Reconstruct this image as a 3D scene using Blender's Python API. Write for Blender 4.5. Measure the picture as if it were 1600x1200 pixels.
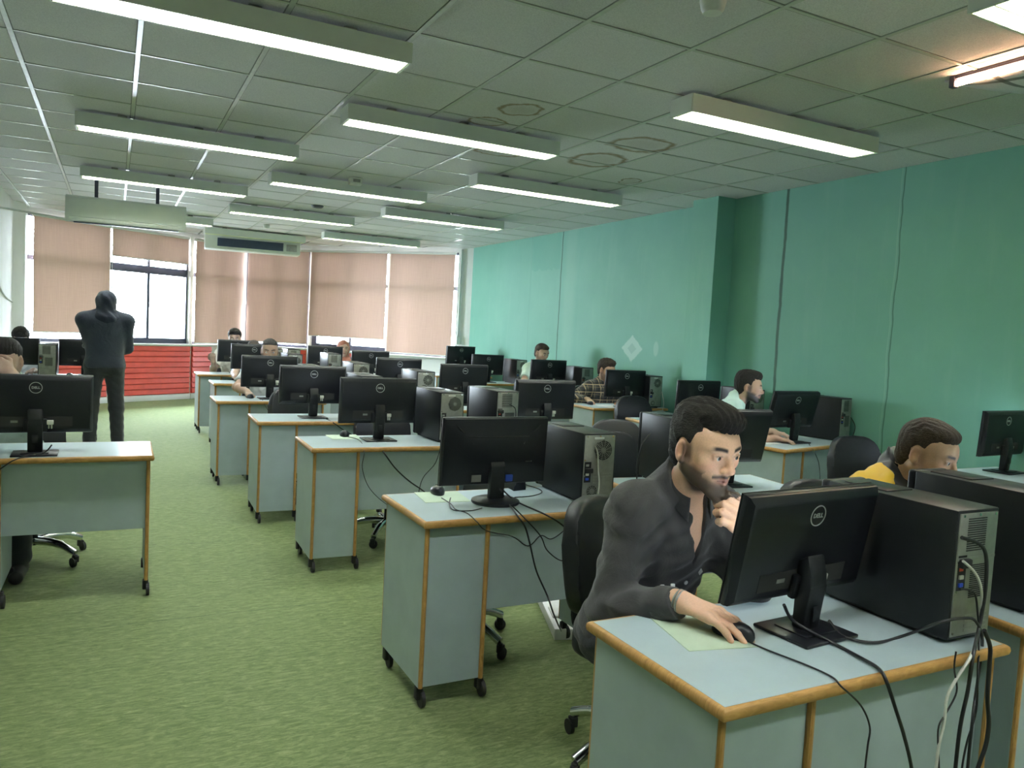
import bpy, bmesh, math, random
import numpy as np
from mathutils import Vector, Matrix, Euler

random.seed(7)
SC = bpy.context.scene
for o in list(bpy.data.objects):
    bpy.data.objects.remove(o, do_unlink=True)
COL = SC.collection

# ------------------------------------------------------------------ camera
CAM_H = 1.48
CEIL = 2.91
def camera():
    yaw, pit, rol, f = 0.47589, -0.06637, 0.05347, 1211.98
    cy, sy = math.cos(yaw), math.sin(yaw)
    fw = Vector((sy*math.cos(pit), cy*math.cos(pit), math.sin(pit)))
    r = Vector((cy, -sy, 0)); u = r.cross(fw)
    c, s = math.cos(rol), math.sin(rol)
    r2 = r*c + u*s; u2 = -r*s + u*c
    cam = bpy.data.cameras.new('camera'); o = bpy.data.objects.new('camera', cam)
    COL.objects.link(o)
    cam.sensor_fit = 'HORIZONTAL'; cam.sensor_width = 36.0; cam.lens = f/1600*36.0
    cam.clip_start = 0.05; cam.clip_end = 200
    m = Matrix((r2, u2, -fw)).transposed().to_4x4(); m.translation = (0, 0, CAM_H)
    o.matrix_world = m
    SC.camera = o
camera()

# ------------------------------------------------------------------ world, daylight, exposure
SKY_STRENGTH = 46.0
TUBE_STRENGTH = 84.0
w = bpy.data.worlds.new('overcast_sky'); SC.world = w; w.use_nodes = True
nt = w.node_tree; nt.nodes.clear()
bg = nt.nodes.new('ShaderNodeBackground'); out = nt.nodes.new('ShaderNodeOutputWorld')
bg.inputs['Color'].default_value = (0.84, 0.92, 1.0, 1); bg.inputs['Strength'].default_value = SKY_STRENGTH
# bright overcast sky down to the hazy horizon, darker ground below it
tc = nt.nodes.new('ShaderNodeTexCoord'); sp = nt.nodes.new('ShaderNodeSeparateXYZ'); mr = nt.nodes.new('ShaderNodeMapRange')
nt.links.new(tc.outputs['Generated'], sp.inputs[0]); nt.links.new(sp.outputs[2], mr.inputs[0])
for i, q in enumerate((-.35, -.12, .16*SKY_STRENGTH, SKY_STRENGTH)): mr.inputs[i+1].default_value = q
nt.links.new(mr.outputs[0], bg.inputs['Strength'])
nt.links.new(bg.outputs[0], out.inputs[0])
SC.view_settings.view_transform = 'Standard'; SC.view_settings.look = 'None'
SC.view_settings.exposure = 1.0; SC.view_settings.gamma = 1.0
SC.view_settings.use_curve_mapping = False
SC.cycles.max_bounces = 8; SC.cycles.diffuse_bounces = 5; SC.cycles.glossy_bounces = 3
SC.cycles.transmission_bounces = 6; SC.cycles.sample_clamp_indirect = 6.0
SC.cycles.use_denoising = True; SC.cycles.caustics_reflective = False; SC.cycles.caustics_refractive = False

# plan of the faceted window wall (x, y), from the corner by the white wall round to the green wall
PLAN = [(-1.16, 13.20), (-0.10, 14.03), (1.20, 14.83), (2.19, 15.60), (3.31, 14.98), (4.46, 13.75), (5.53, 12.62)]
SILL = 1.02
HEAD = 2.84
def portal(a, b):
    a = Vector((a[0], a[1], 0)); b = Vector((b[0], b[1], 0))
    d = (b-a).normalized(); n = Vector((d.y, -d.x, 0))      # n points into the room
    la = bpy.data.lights.new('window_daylight', 'AREA'); la.shape = 'RECTANGLE'
    la.size = (b-a).length-.04; la.size_y = HEAD-SILL; la.cycles.is_portal = True
    o = bpy.data.objects.new('window_daylight', la); COL.objects.link(o)
    c = (a+b)/2 - n*.16; c.z = (SILL+HEAD)/2
    o.matrix_world = Matrix((d, Vector((0, 0, 1)), -n)).transposed().to_4x4()
    o.location = c
for i in range(6): portal(PLAN[i], PLAN[i+1])

# ------------------------------------------------------------------ materials
MATS = {}
def new_mat(name):
    m = bpy.data.materials.new(name); m.use_nodes = True
    m.node_tree.nodes.clear(); MATS[name] = m
    return m, m.node_tree
class G:
    """short node-graph writer"""
    def __init__(s, nt): s.nt = nt
    def n(s, t, **k):
        x = s.nt.nodes.new('ShaderNode'+t)
        for a, b in k.items(): setattr(x, a, b)
        return x
    def put(s, sock, v):
        if isinstance(v, bpy.types.NodeSocket): s.nt.links.new(v, sock)
        elif v is not None:
            if hasattr(sock.default_value, '__len__') and isinstance(v, (tuple, list)):
                if len(sock.default_value) == 4 and len(v) == 3: v = (*v, 1)
            sock.default_value = v
    def math(s, op, a, b=None, c=None, clamp=False):
        x = s.n('Math', operation=op, use_clamp=clamp)
        for i, v in enumerate((a, b, c)):
            if v is not None: s.put(x.inputs[i], v)
        return x.outputs[0]
    def coord(s, which='Object'):
        return s.n('TexCoord').outputs[which]
    def noise(s, vec, scale, detail=3, rough=.55, dist=0, out=0):
        x = s.n('TexNoise'); s.put(x.inputs['Vector'], vec); x.inputs['Scale'].default_value = scale
        x.inputs['Detail'].default_value = detail; x.inputs['Roughness'].default_value = rough
        x.inputs['Distortion'].default_value = dist
        return x.outputs[out]
    def mapping(s, vec, scale=(1, 1, 1), loc=(0, 0, 0), rot=(0, 0, 0)):
        x = s.n('Mapping'); s.put(x.inputs[0], vec)
        x.inputs['Scale'].default_value = scale; x.inputs['Location'].default_value = loc; x.inputs['Rotation'].default_value = rot
        return x.outputs[0]
    def mix(s, f, a, b, mode='MIX'):
        x = s.n('Mix', data_type='RGBA', blend_type=mode)
        s.put(x.inputs[0], f); s.put(x.inputs[6], a); s.put(x.inputs[7], b)
        return x.outputs[2]
    def ramp(s, f, *st):
        x = s.n('ValToRGB'); s.put(x.inputs[0], f); e = x.color_ramp.elements
        while len(e) < len(st): e.new(.5)
        for i, (p, c) in enumerate(st): e[i].position = p; e[i].color = (*c, 1) if len(c) == 3 else c
        return x.outputs[0]
    def maprange(s, v, a, b, c=0, d=1):
        x = s.n('MapRange'); s.put(x.inputs[0], v)
        for i, q in enumerate((a, b, c, d)): x.inputs[i+1].default_value = q
        return x.outputs[0]
    def sep(s, v): x = s.n('SeparateXYZ'); s.put(x.inputs[0], v); return x.outputs
    def bump(s, h, strength=.2, dist=.002):
        x = s.n('Bump'); s.put(x.inputs['Height'], h); x.inputs['Strength'].default_value = strength; x.inputs['Distance'].default_value = dist
        return x.outputs[0]
    def bsdf(s, color, rough=.6, metal=0, normal=None, spec=None, emit=None, estr=0, trans=0, alpha=None, sheen=0, coat=0):
        b = s.n('BsdfPrincipled'); o = s.n('OutputMaterial')
        s.put(b.inputs['Base Color'], color); s.put(b.inputs['Roughness'], rough); s.put(b.inputs['Metallic'], metal)
        if normal is not None: s.put(b.inputs['Normal'], normal)
        if spec is not None: b.inputs['Specular IOR Level'].default_value = spec
        if emit is not None: s.put(b.inputs['Emission Color'], emit); b.inputs['Emission Strength'].default_value = estr
        if trans: b.inputs['Transmission Weight'].default_value = trans
        if sheen: b.inputs['Sheen Weight'].default_value = sheen
        if coat: b.inputs['Coat Weight'].default_value = coat
        s.nt.links.new(b.outputs[0], o.inputs[0])
        return b
def simple(name, color, rough=.6, metal=0, nscale=40, namt=.06, bump=.0, bscale=120, spec=None, emit=None, estr=0, sheen=0, coat=0):
    m, nt = new_mat(name); g = G(nt); v = g.coord()
    nz = g.noise(v, nscale, 4)
    f = g.maprange(nz, .3, .7, 1-namt, 1+namt)
    c = g.mix(1.0, color, f, 'MULTIPLY')
    nrm = g.bump(g.noise(v, bscale, 4), bump) if bump else None
    g.bsdf(c, rough, metal, nrm, spec, emit, estr, sheen=sheen, coat=coat)
    return m

M = {}
M['laminate'] = simple('grey_green_laminate', (.37, .455, .465), .42, 0, 9, .05, .05, 300)
M['laminate_top'] = simple('pale_desk_laminate', (.425, .525, .54), .34, 0, 7, .04, .04, 300)
def wood():
    m, nt = new_mat('oak_edge_wood'); g = G(nt); v = g.coord()
    n = g.noise(g.mapping(v, (6, 60, 6)), 3, 5, .6, 1.2)
    c = g.ramp(n, (.3, (.33, .17, .045)), (.55, (.46, .25, .075)), (.8, (.55, .32, .11)))
    g.bsdf(c, .45, 0, g.bump(n, .15))
    return m
M['wood'] = wood()
M['black_plastic'] = simple('black_plastic', (.008, .009, .011), .45, 0, 60, .15, .12, 900, spec=.25)
M['black_satin'] = simple('black_satin_plastic', (.009, .010, .013), .34, 0, 30, .1, .06, 500, spec=.28)
M['case_black'] = simple('black_painted_steel', (.009, .010, .012), .4, 0, 25, .12, .1, 700, spec=.3)
M['rubber'] = simple('black_rubber', (.012, .012, .013), .6, 0, 60, .2)
M['cable_black'] = simple('black_cable_sleeve', (.012, .012, .014), .45, 0, 60, .1)
M['cable_white'] = simple('pale_cable_sleeve', (.62, .62, .55), .5, 0, 60, .1)
M['steel'] = simple('bare_steel', (.36, .36, .33), .42, .85, 30, .12, .06, 300)
M['dark_hole'] = simple('dark_cavity', (.01, .01, .01), .8)
M['chrome'] = simple('polished_chrome', (.72, .73, .75), .12, 1, 20, .04)
M['logo'] = simple('silver_logo', (.55, .56, .57), .4, .3)
M['plug_white'] = simple('ivory_plug_plastic', (.68, .67, .58), .5)
M['plug_blue'] = simple('blue_plug_plastic', (.02, .06, .42), .45)
M['screen'] = simple('lit_screen', (.02, .02, .02), .25, emit=(.75, .88, 1, 1), estr=1.4)
M['vinyl'] = simple('black_vinyl', (.009, .010, .012), .4, 0, 40, .15, .25, 260, spec=.3)
M['chair_fabric'] = simple('black_chair_fabric', (.02, .021, .023), .8, 0, 60, .2, .4, 500, sheen=.2)
M['paper'] = simple('white_paper', (.78, .79, .76), .7, 0, 12, .03)
M['pad'] = simple('pale_green_mat', (.52, .63, .47), .6, 0, 12, .06)
M['white_paint'] = simple('white_paint', (.72, .74, .71), .6, 0, 3, .05, .08, 60)
M['grey_paint'] = simple('grey_white_paint', (.6, .63, .6), .6, 0, 3, .05, .08, 60)
M['window_frame'] = simple('dark_blue_aluminium', (.05, .055, .085), .45, .2)
M['ac_plastic'] = simple('ac_white_plastic', (.66, .69, .64), .4, 0, 6, .04)
M['ac_dark'] = simple('ac_dark_grille', (.05, .07, .13), .5)
M['red_slats'] = simple('red_painted_slats', (.66, .075, .05), .45, 0, 8, .1)
M['lamp_body'] = simple('white_enamel', (.66, .7, .64), .45, 0, 6, .04)
M['reflector'] = simple('yellow_green_louvre', (.74, .78, .5), .4, 0, 6, .04)
M['detector'] = simple('detector_plastic', (.72, .73, .68), .5)

def tube_mat(name, col, st):
    m, nt = new_mat(name); g = G(nt); e = g.n('Emission'); o = g.n('OutputMaterial')
    e.inputs[0].default_value = (*col, 1); e.inputs[1].default_value = st
    nt.links.new(e.outputs[0], o.inputs[0]); return m
M['tube'] = tube_mat('lit_fluorescent_tube', (.93, .97, 1.0), TUBE_STRENGTH)
M['tube_warm'] = tube_mat('lit_warm_tube', (1.0, .52, .3), TUBE_STRENGTH*.35)

def blind():
    m, nt = new_mat('beige_roller_blind'); g = G(nt); v = g.coord()
    z = g.sep(v)
    wv = g.noise(g.mapping(v, (2, 2, 220)), 2, 3)
    wv2 = g.noise(g.mapping(v, (160, 160, 3)), 1, 3)
    f = g.maprange(g.math('ADD', wv, wv2), .7, 1.3, .9, 1.08)
    c = g.mix(1.0, (.56, .395, .335), f, 'MULTIPLY')
    d = g.n('BsdfDiffuse'); t = g.n('BsdfTranslucent'); mx = g.n('MixShader'); o = g.n('OutputMaterial')
    g.put(d.inputs[0], c); g.put(t.inputs[0], g.mix(1.0, c, (.8, .68, .62), 'MULTIPLY'))
    mx.inputs[0].default_value = .02
    nt.links.new(d.outputs[0], mx.inputs[1]); nt.links.new(t.outputs[0], mx.inputs[2]); nt.links.new(mx.outputs[0], o.inputs[0])
    return m
M['blind'] = blind()
def glass():
    m, nt = new_mat('window_glass'); g = G(nt)
    t = g.n('BsdfTransparent'); s = g.n('BsdfGlossy'); fr = g.n('Fresnel'); mx = g.n('MixShader'); o = g.n('OutputMaterial')
    t.inputs[0].default_value = (.93, .96, .97, 1); s.inputs['Roughness'].default_value = .02
    fr.inputs[0].default_value = 1.25
    nt.links.new(fr.outputs[0], mx.inputs[0]); nt.links.new(t.outputs[0], mx.inputs[1]); nt.links.new(s.outputs[0], mx.inputs[2])
    nt.links.new(mx.outputs[0], o.inputs[0]); return m
M['glass'] = glass()

def carpet():
    m, nt = new_mat('worn_green_carpet'); g = G(nt); v = g.coord()
    fib = g.noise(g.mapping(v, (1, 3.4, 1), rot=(0, 0, .15)), 17, 8, .78, .8)
    fine = g.noise(v, 420, 3, .7)
    big = g.noise(v, .7, 4, .6)
    c = g.ramp(fib, (.33, (.08, .118, .036)), (.5, (.16, .208, .078)), (.66, (.285, .33, .16)))
    c = g.mix(g.maprange(big, .35, .7, 0, .35), c, (.2, .24, .11))
    c = g.mix(g.maprange(fine, .45, .75, 0, .35), c, (.09, .14, .045))
    # carpet seams run across the room
    s = g.sep(v)
    yy = g.math('ADD', s[1], g.math('MULTIPLY', g.noise(v, 1.3, 2), .03))
    for y0 in (2.1, 4.02, 5.35, 6.72, 8.5, 10.4):
        d = g.math('ABSOLUTE', g.math('SUBTRACT', yy, y0))
        c = g.mix(g.maprange(d, .002, .007, .4, 0), c, (.05, .08, .03))
    vor = g.n('TexVoronoi'); g.put(vor.inputs['Vector'], v); vor.inputs['Scale'].default_value = 4.2
    spk = g.maprange(vor.outputs['Distance'], .018, .03, 1, 0)
    keep = g.maprange(g.noise(v, 1.5, 1), .5, .56, 0, 1)
    c = g.mix(g.math('MULTIPLY', spk, keep), c, (.02, .025, .015))
    g.bsdf(c, .92, 0, g.bump(g.math('ADD', fib, fine), .6, .004), spec=.2, sheen=.08)
    return m
M['carpet'] = carpet()

def ceiling_mat():
    m, nt = new_mat('mineral_fibre_tiles'); g = G(nt); v = g.coord(); s = g.sep(v)
    fx = g.math('FLOOR', g.math('DIVIDE', g.math('SUBTRACT', s[0], 1.8913), .6))
    fy = g.math('FLOOR', g.math('DIVIDE', g.math('SUBTRACT', s[1], 3.1115), .6))
    cmb = g.n('CombineXYZ'); g.put(cmb.inputs[0], fx); g.put(cmb.inputs[1], fy)
    wn = g.n('TexWhiteNoise'); g.put(wn.inputs['Vector'], cmb.outputs[0])
    pit = g.noise(v, 160, 3, .75)
    c = g.mix(g.maprange(pit, .3, .62, 1, 0), (.76, .75, .75), (.57, .565, .565))
    c = g.mix(1.0, c, g.maprange(wn.outputs[0], 0, 1, .9, 1.05), 'MULTIPLY')
    for ax_, o0 in ((0, 1.8913), (1, 3.1115)):  # gap shadow beside the grid bars, put into the tile colour
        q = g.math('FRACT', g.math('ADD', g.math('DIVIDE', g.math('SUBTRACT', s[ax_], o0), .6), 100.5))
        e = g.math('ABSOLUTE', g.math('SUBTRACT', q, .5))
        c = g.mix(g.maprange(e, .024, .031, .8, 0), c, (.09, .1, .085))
    nz = g.noise(v, 5, 4, .6, 0, 1)
    wob = g.n('VectorMath', operation='MULTIPLY_ADD'); g.put(wob.inputs[0], nz); wob.inputs[1].default_value = (.16, .16, 0); wob.inputs[2].default_value = (-.08, -.08, 0)
    va = g.n('VectorMath', operation='ADD'); g.put(va.inputs[0], v); g.put(va.inputs[1], wob.outputs[0])
    rings = [(3.47, 5.42, .21, .24, .05), (3.45, 4.79, .23, .20, .06), (4.15, 5.93, .085, .13, .05), (2.30, 4.55, .12, .14, .06), (2.25, 4.93, .12, .10, .06), (2.72, 5.72, .18, .1, .04)]
    for x, y, rx, ry, wd in rings:
        q = g.sep(va.outputs[0])
        a = g.math('DIVIDE', g.math('SUBTRACT', q[0], x), rx); b = g.math('DIVIDE', g.math('SUBTRACT', q[1], y), ry)
        r = g.math('SQRT', g.math('ADD', g.math('MULTIPLY', a, a), g.math('MULTIPLY', b, b)))
        e = g.math('ABSOLUTE', g.math('SUBTRACT', r, 1))
        ringf = g.maprange(e, .03, .2, .85, 0)
        inner = g.maprange(r, .5, 1.0, .2, 0)
        c = g.mix(g.math('MAXIMUM', ringf, inner), c, (.27, .2, .105))
    g.bsdf(c, .85, 0, g.bump(pit, .5, .003), spec=.2)
    return m
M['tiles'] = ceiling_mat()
M['tbar'] = simple('white_grid_bars', (.52, .55, .49), .38, .1, 20, .08)

def teal_wall():
    m, nt = new_mat('teal_green_wall_paint'); g = G(nt); v = g.coord(); s = g.sep(v)
    n = g.noise(v, 1.1, 5, .6); n2 = g.noise(g.mapping(v, (4, 4, .5)), 2, 4, .6); n3 = g.noise(v, 90, 3)
    c = g.ramp(n, (.3, (.155, .385, .305)), (.7, (.19, .435, .35)))
    c = g.mix(g.maprange(n2, .55, .75, 0, .22), c, (.27, .5, .41))
    yw = g.math('ADD', s[1], g.math('MULTIPLY', g.math('SUBTRACT', g.noise(v, 3, 3), .5), .05))
    for y0, wd, k in ((9.36, .016, .85), (5.25, .022, .95), (4.06, .008, .6), (10.27, .006, .3), (1.4, .01, .5)):
        d = g.math('ABSOLUTE', g.math('SUBTRACT', yw, y0))
        c = g.mix(g.maprange(d, wd*.5, wd, k, 0), c, (.025, .085, .06))
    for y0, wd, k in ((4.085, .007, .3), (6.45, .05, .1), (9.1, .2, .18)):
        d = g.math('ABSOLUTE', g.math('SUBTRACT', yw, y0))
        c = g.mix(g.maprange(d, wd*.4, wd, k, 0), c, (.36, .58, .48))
    # repainted patch high up near the windows
    pa = g.math('MULTIPLY', g.math('GREATER_THAN', s[1], 9.4), g.math('GREATER_THAN', g.math('ADD', s[2], g.math('MULTIPLY', g.noise(v, 9, 3), .12)), 2.46))
    pa = g.math('MULTIPLY', pa, g.math('LESS_THAN', s[1], 10.25))
    c = g.mix(g.math('MULTIPLY', pa, .35), c, (.1, .34, .26))
    # pale diamond where something was peeled off, with a darker middle
    for q, k, col in ((1.0, .75, (.42, .62, .55)), (.42, .5, (.2, .4, .35))):
        a = g.math('DIVIDE', g.math('ABSOLUTE', g.math('SUBTRACT', s[1], 7.55)), .23*q); b = g.math('DIVIDE', g.math('ABSOLUTE', g.math('SUBTRACT', s[2], 1.365)), .17*q)
        dd = g.math('ADD', a, g.math('ADD', b, g.math('MULTIPLY', g.noise(v, 24, 2), .25)))
        c = g.mix(g.maprange(dd, 1.0, 1.12, k, 0), c, col)
    a = g.math('DIVIDE', g.math('SUBTRACT', s[1], 7.08), .05); b = g.math('DIVIDE', g.math('SUBTRACT', s[2], 1.38), .09)
    r = g.math('ADD', g.math('MULTIPLY', a, a), g.math('MULTIPLY', b, b))
    c = g.mix(g.maprange(r, .6, 1.1, .4, 0), c, (.4, .62, .54))
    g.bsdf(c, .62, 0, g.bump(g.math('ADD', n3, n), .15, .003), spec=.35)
    return m
M['teal'] = teal_wall()

# ------------------------------------------------------------------ mesh builder
class MB:
    def __init__(s): s.bm = bmesh.new(); s.M = Matrix.Identity(4)
    def _mark(s, vs, mi):
        fs = set(f for v in vs for f in v.link_faces)
        for f in fs: f.material_index = mi
    def box(s, x0, x1, y0, y1, z0, z1, bev=0, mi=0, seg=2, rot=None):
        m = s.M @ (rot or Matrix.Identity(4)) @ Matrix.Translation(((x0+x1)/2, (y0+y1)/2, (z0+z1)/2)) @ Matrix.Diagonal((x1-x0, y1-y0, z1-z0, 1))
        r = bmesh.ops.create_cube(s.bm, size=1.0, matrix=m); vs = r['verts']
        if mi: s._mark(vs, mi)
        if bev:
            es = list(set(e for v in vs for e in v.link_edges))
            bmesh.ops.bevel(s.bm, geom=es, offset=bev, segments=seg, affect='EDGES', profile=.5, clamp_overlap=True)
        return s
    def ring(s, c, a, b, r, seg): return [s.bm.verts.new(s.M @ Vector(c + a*math.cos(2*math.pi*i/seg)*r + b*math.sin(2*math.pi*i/seg)*r)) for i in range(seg)]
    def bridge(s, r0, r1, mi=0):
        n = len(r0)
        for i in range(n):
            f = s.bm.faces.new((r0[i], r0[(i+1) % n], r1[(i+1) % n], r1[i])); f.material_index = mi
    def cap(s, r, flip=False, mi=0):
        f = s.bm.faces.new(r[::-1] if flip else r); f.material_index = mi
    def cyl(s, p0, p1, r0, r1=None, seg=16, mi=0, caps=True):
        p0 = Vector(p0); p1 = Vector(p1); d = (p1-p0).normalized()
        a = d.orthogonal().normalized(); b = d.cross(a); r1 = r0 if r1 is None else r1
        A = s.ring(p0, a, b, r0, seg); B = s.ring(p1, a, b, r1, seg); s.bridge(A, B, mi)
        if caps: s.cap(A, True, mi); s.cap(B, False, mi)
        return s
    def tube(s, pts, r, seg=8, mi=0, sub=0):
        P = [Vector(p) for p in pts]
        if sub: P = smooth_path(P, sub)
        rs = r if isinstance(r, (list, tuple)) else [r]*len(P)
        a = None; rings = []
        for i, p in enumerate(P):
            d = (P[min(i+1, len(P)-1)]-P[max(i-1, 0)])
            if d.length < 1e-7: d = Vector((0, 0, 1))
            d.normalize()
            if a is None: a = d.orthogonal().normalized()
            a = (a - d*a.dot(d))
            if a.length < 1e-6: a = d.orthogonal()
            a.normalize(); b = d.cross(a)
            rings.append(s.ring(p, a, b, rs[min(i, len(rs)-1)], seg))
        for i in range(len(rings)-1): s.bridge(rings[i], rings[i+1], mi)
        s.cap(rings[0], True, mi); s.cap(rings[-1], False, mi)
        return s
    def lathe(s, prof, c=(0, 0, 0), seg=24, mi=0, ax='z'):
        rings = []
        for r, h in prof:
            if ax == 'z': rings.append(s.ring(Vector((c[0], c[1], c[2]+h)), Vector((1, 0, 0)), Vector((0, 1, 0)), max(r, 1e-4), seg))
            elif ax == 'y': rings.append(s.ring(Vector((c[0], c[1]+h, c[2])), Vector((0, 0, 1)), Vector((1, 0, 0)), max(r, 1e-4), seg))
            else: rings.append(s.ring(Vector((c[0]+h, c[1], c[2])), Vector((0, 1, 0)), Vector((0, 0, 1)), max(r, 1e-4), seg))
        for i in range(len(rings)-1): s.bridge(rings[i], rings[i+1], mi)
        s.cap(rings[0], True, mi); s.cap(rings[-1], False, mi)
        return s
    def prism(s, poly, h0, h1, ax='y', mi=0, bev=0):
        def P(u, v, h): return s.M @ Vector({'y': (u, h, v), 'z': (u, v, h), 'x': (h, u, v)}[ax])
        A = [s.bm.verts.new(P(u, v, h0)) for u, v in poly]; B = [s.bm.verts.new(P(u, v, h1)) for u, v in poly]
        s.bridge(A, B, mi); s.cap(A, True, mi); s.cap(B, False, mi)
        if bev:
            es = list(set(e for v in A+B for e in v.link_edges))
            bmesh.ops.bevel(s.bm, geom=es, offset=bev, segments=2, affect='EDGES', profile=.5, clamp_overlap=True)
        return s
    def quad(s, *p, mi=0):
        f = s.bm.faces.new([s.bm.verts.new(s.M @ Vector(q)) for q in p]); f.material_index = mi; return s
    def build(s, name, mats, parent=None, smooth=35, loc=None):
        bmesh.ops.recalc_face_normals(s.bm, faces=s.bm.faces)
        me = bpy.data.meshes.new(name); s.bm.to_mesh(me); s.bm.free()
        if not isinstance(mats, (list, tuple)): mats = [mats]
        for m in mats: me.materials.append(M[m] if isinstance(m, str) else m)
        if smooth:
            me.shade_smooth(); me.set_sharp_from_angle(angle=math.radians(smooth))
        o = bpy.data.objects.new(name, me); COL.objects.link(o)
        if parent is not None: o.parent = parent
        if loc is not None: o.location = loc
        return o
def smooth_path(P, sub):
    out = []
    n = len(P)
    for i in range(n-1):
        p0, p1, p2, p3 = P[max(i-1, 0)], P[i], P[i+1], P[min(i+2, n-1)]
        for k in range(sub):
            t = k/sub
            out.append(.5*((2*p1)+(p2-p0)*t+(2*p0-5*p1+4*p2-p3)*t*t+(3*p1-p0-3*p2+p3)*t**3))
    out.append(P[-1])
    return out
def tag(o, label=None, cat=None, group=None, kind=None):
    if label: o['label'] = label
    if cat: o['category'] = cat
    if group: o['group'] = group
    if kind: o['kind'] = kind
    return o
def thing(name, label, cat, loc=(0, 0, 0), rz=0, group=None):
    o = bpy.data.objects.new(name, None); COL.objects.link(o); o.empty_display_size = .1
    o.location = loc; o.rotation_euler = (0, 0, rz)
    return tag(o, label, cat, group)
def dup(root, loc, rz=0, label=None, group=None):
    r = root.copy(); COL.objects.link(r); r.location = loc; r.rotation_euler = (0, 0, rz)
    if label: r['label'] = label
    if group: r['group'] = group
    for ch in list(root.children):
        c = ch.copy(); COL.objects.link(c); c.parent = r
        for g in ch.children:
            d = g.copy(); COL.objects.link(d); d.parent = c
    return r
def struct(o):
    o['kind'] = 'structure'; return o
# ------------------------------------------------------------------ room shell
XL = -1.25
YN = -1.6
def wx(y): return 5.30 + .0186*(y+1.2)
poly_room = [(XL-.1, YN-.1), (5.45, YN-.1), (5.75, 12.6)] + [(x, y+.25) for x, y in PLAN[::-1]] + [(XL-.1, 13.3)]
b = MB(); b.prism(poly_room, -.08, 0, 'z'); struct(b.build('floor', 'carpet', smooth=0))
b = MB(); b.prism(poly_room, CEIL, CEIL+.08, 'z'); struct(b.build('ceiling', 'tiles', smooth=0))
# suspended-ceiling bars
b = MB()
for i in range(-6, 8):
    x = 1.8913+.6*i
    if XL < x < 5.5:
        y1 = 13.2 if x < 0 else (14.2 if x < 4 else 13.0)
        b.box(x-.012, x+.012, YN, y1, CEIL-.004, CEIL+.01)
for j in range(-8, 20):
    y = 3.1115+.6*j
    if YN < y < 15.4:
        x0, x1 = XL, min(wx(y), 5.55)
        if y > 13.1: x0 = max(XL, -1.16+(y-13.2)*1.5)
        if y > 12.6: x1 = 5.5-(y-12.6)*.93
        if x1 > x0: b.box(x0, x1, y-.009, y+.009, CEIL-.003, CEIL+.01)
struct(b.build('trim_1', 'tbar', smooth=0))
# green wall with its pilaster
b = MB(); b.prism([(wx(YN-.1), YN-.1), (5.6, YN-.1), (5.75, 12.75), (wx(12.75), 12.75)], 0, CEIL, 'z')
b.prism([(5.205, 5.93), (5.5, 5.93), (5.5, 6.3), (5.205, 6.3)], 0, CEIL, 'z')
struct(b.build('wall_right', 'teal', smooth=0))
b = MB(); b.box(XL-.1, XL, YN-.1, 13.3, 0, CEIL); struct(b.build('wall_left', 'white_paint', smooth=0))
b = MB(); b.box(XL-.1, 5.6, YN-.1, YN, 0, CEIL); struct(b.build('wall_near', 'grey_paint', smooth=0))

def facet(i):
    a = Vector((*PLAN[i], 0)); c = Vector((*PLAN[i+1], 0)); d = (c-a); L = d.length; d.normalize()
    n = Vector((d.y, -d.x, 0))
    m = Matrix((d, -n, Vector((0, 0, 1)))).transposed().to_4x4(); m.translation = a
    return m, L                                     # local: x along the wall, y outwards, z up
b = MB()
for i in range(6):
    m, L = facet(i); b.M = m
    b.box(-.03, L+.03, 0, .2, 0, SILL-.06)
    b.box(-.03, L+.03, 0, .2, HEAD, CEIL)
    b.box(-.035, .02, 0, .2, SILL-.06, HEAD); b.box(L-.02, L+.035, 0, .2, SILL-.06, HEAD)
b.M = Matrix.Identity(4)
b.prism([(XL, 12.62), (-1.135, 12.98), (-1.14, 13.32), (XL-.05, 13.3)], 0, CEIL, 'z')
b.prism([(5.37, 12.72), (5.56, 12.5), (5.75, 12.6), (5.55, 12.95)], 0, CEIL, 'z')
struct(b.build('wall_back', 'white_paint', smooth=0))
# windows: dark aluminium frame, white sill, glass
def window(i, mulls, rails):
    m, L = facet(i); b = MB(); b.M = m; e = .02
    b.box(e, L-e, .06, .12, SILL-.06, SILL); b.box(e, L-e, .06, .12, HEAD-.05, HEAD)
    b.box(e, e+.05, .06, .12, SILL, HEAD-.05); b.box(L-e-.05, L-e, .06, .12, SILL, HEAD-.05)
    for x in mulls: b.box(x-.025, x+.025, .06, .12, SILL, HEAD-.05)
    for z_, h in rails: b.box(e+.05, L-e-.05, .062, .118, z_-h/2, z_+h/2)
    w_ = struct(b.build('window_%d' % (i+1), 'window_frame', smooth=0))
    b = MB(); b.M = m; b.box(e+.02, L-e-.02, .088, .092, SILL-.03, HEAD-.02); b.build('pane', 'glass', w_, smooth=0)
    b = MB(); b.M = m; b.box(-.02, L+.02, -.09, .07, SILL-.075, SILL-.05, .004); struct(b.build('trim_%d' % (i+2), 'white_paint', smooth=0))
    return w_
window(0, (), ((2.2, .07),))
window(1, (.74,), ((2.2, .13), (1.03, .06)))
window(2, (.62,), ((2.2, .07),))
window(3, (.64,), ((2.2, .07),))
window(4, (.1, .86), ((2.2, .07), (1.04, .07)))
window(5, (.78,), ((2.2, .07),))
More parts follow.
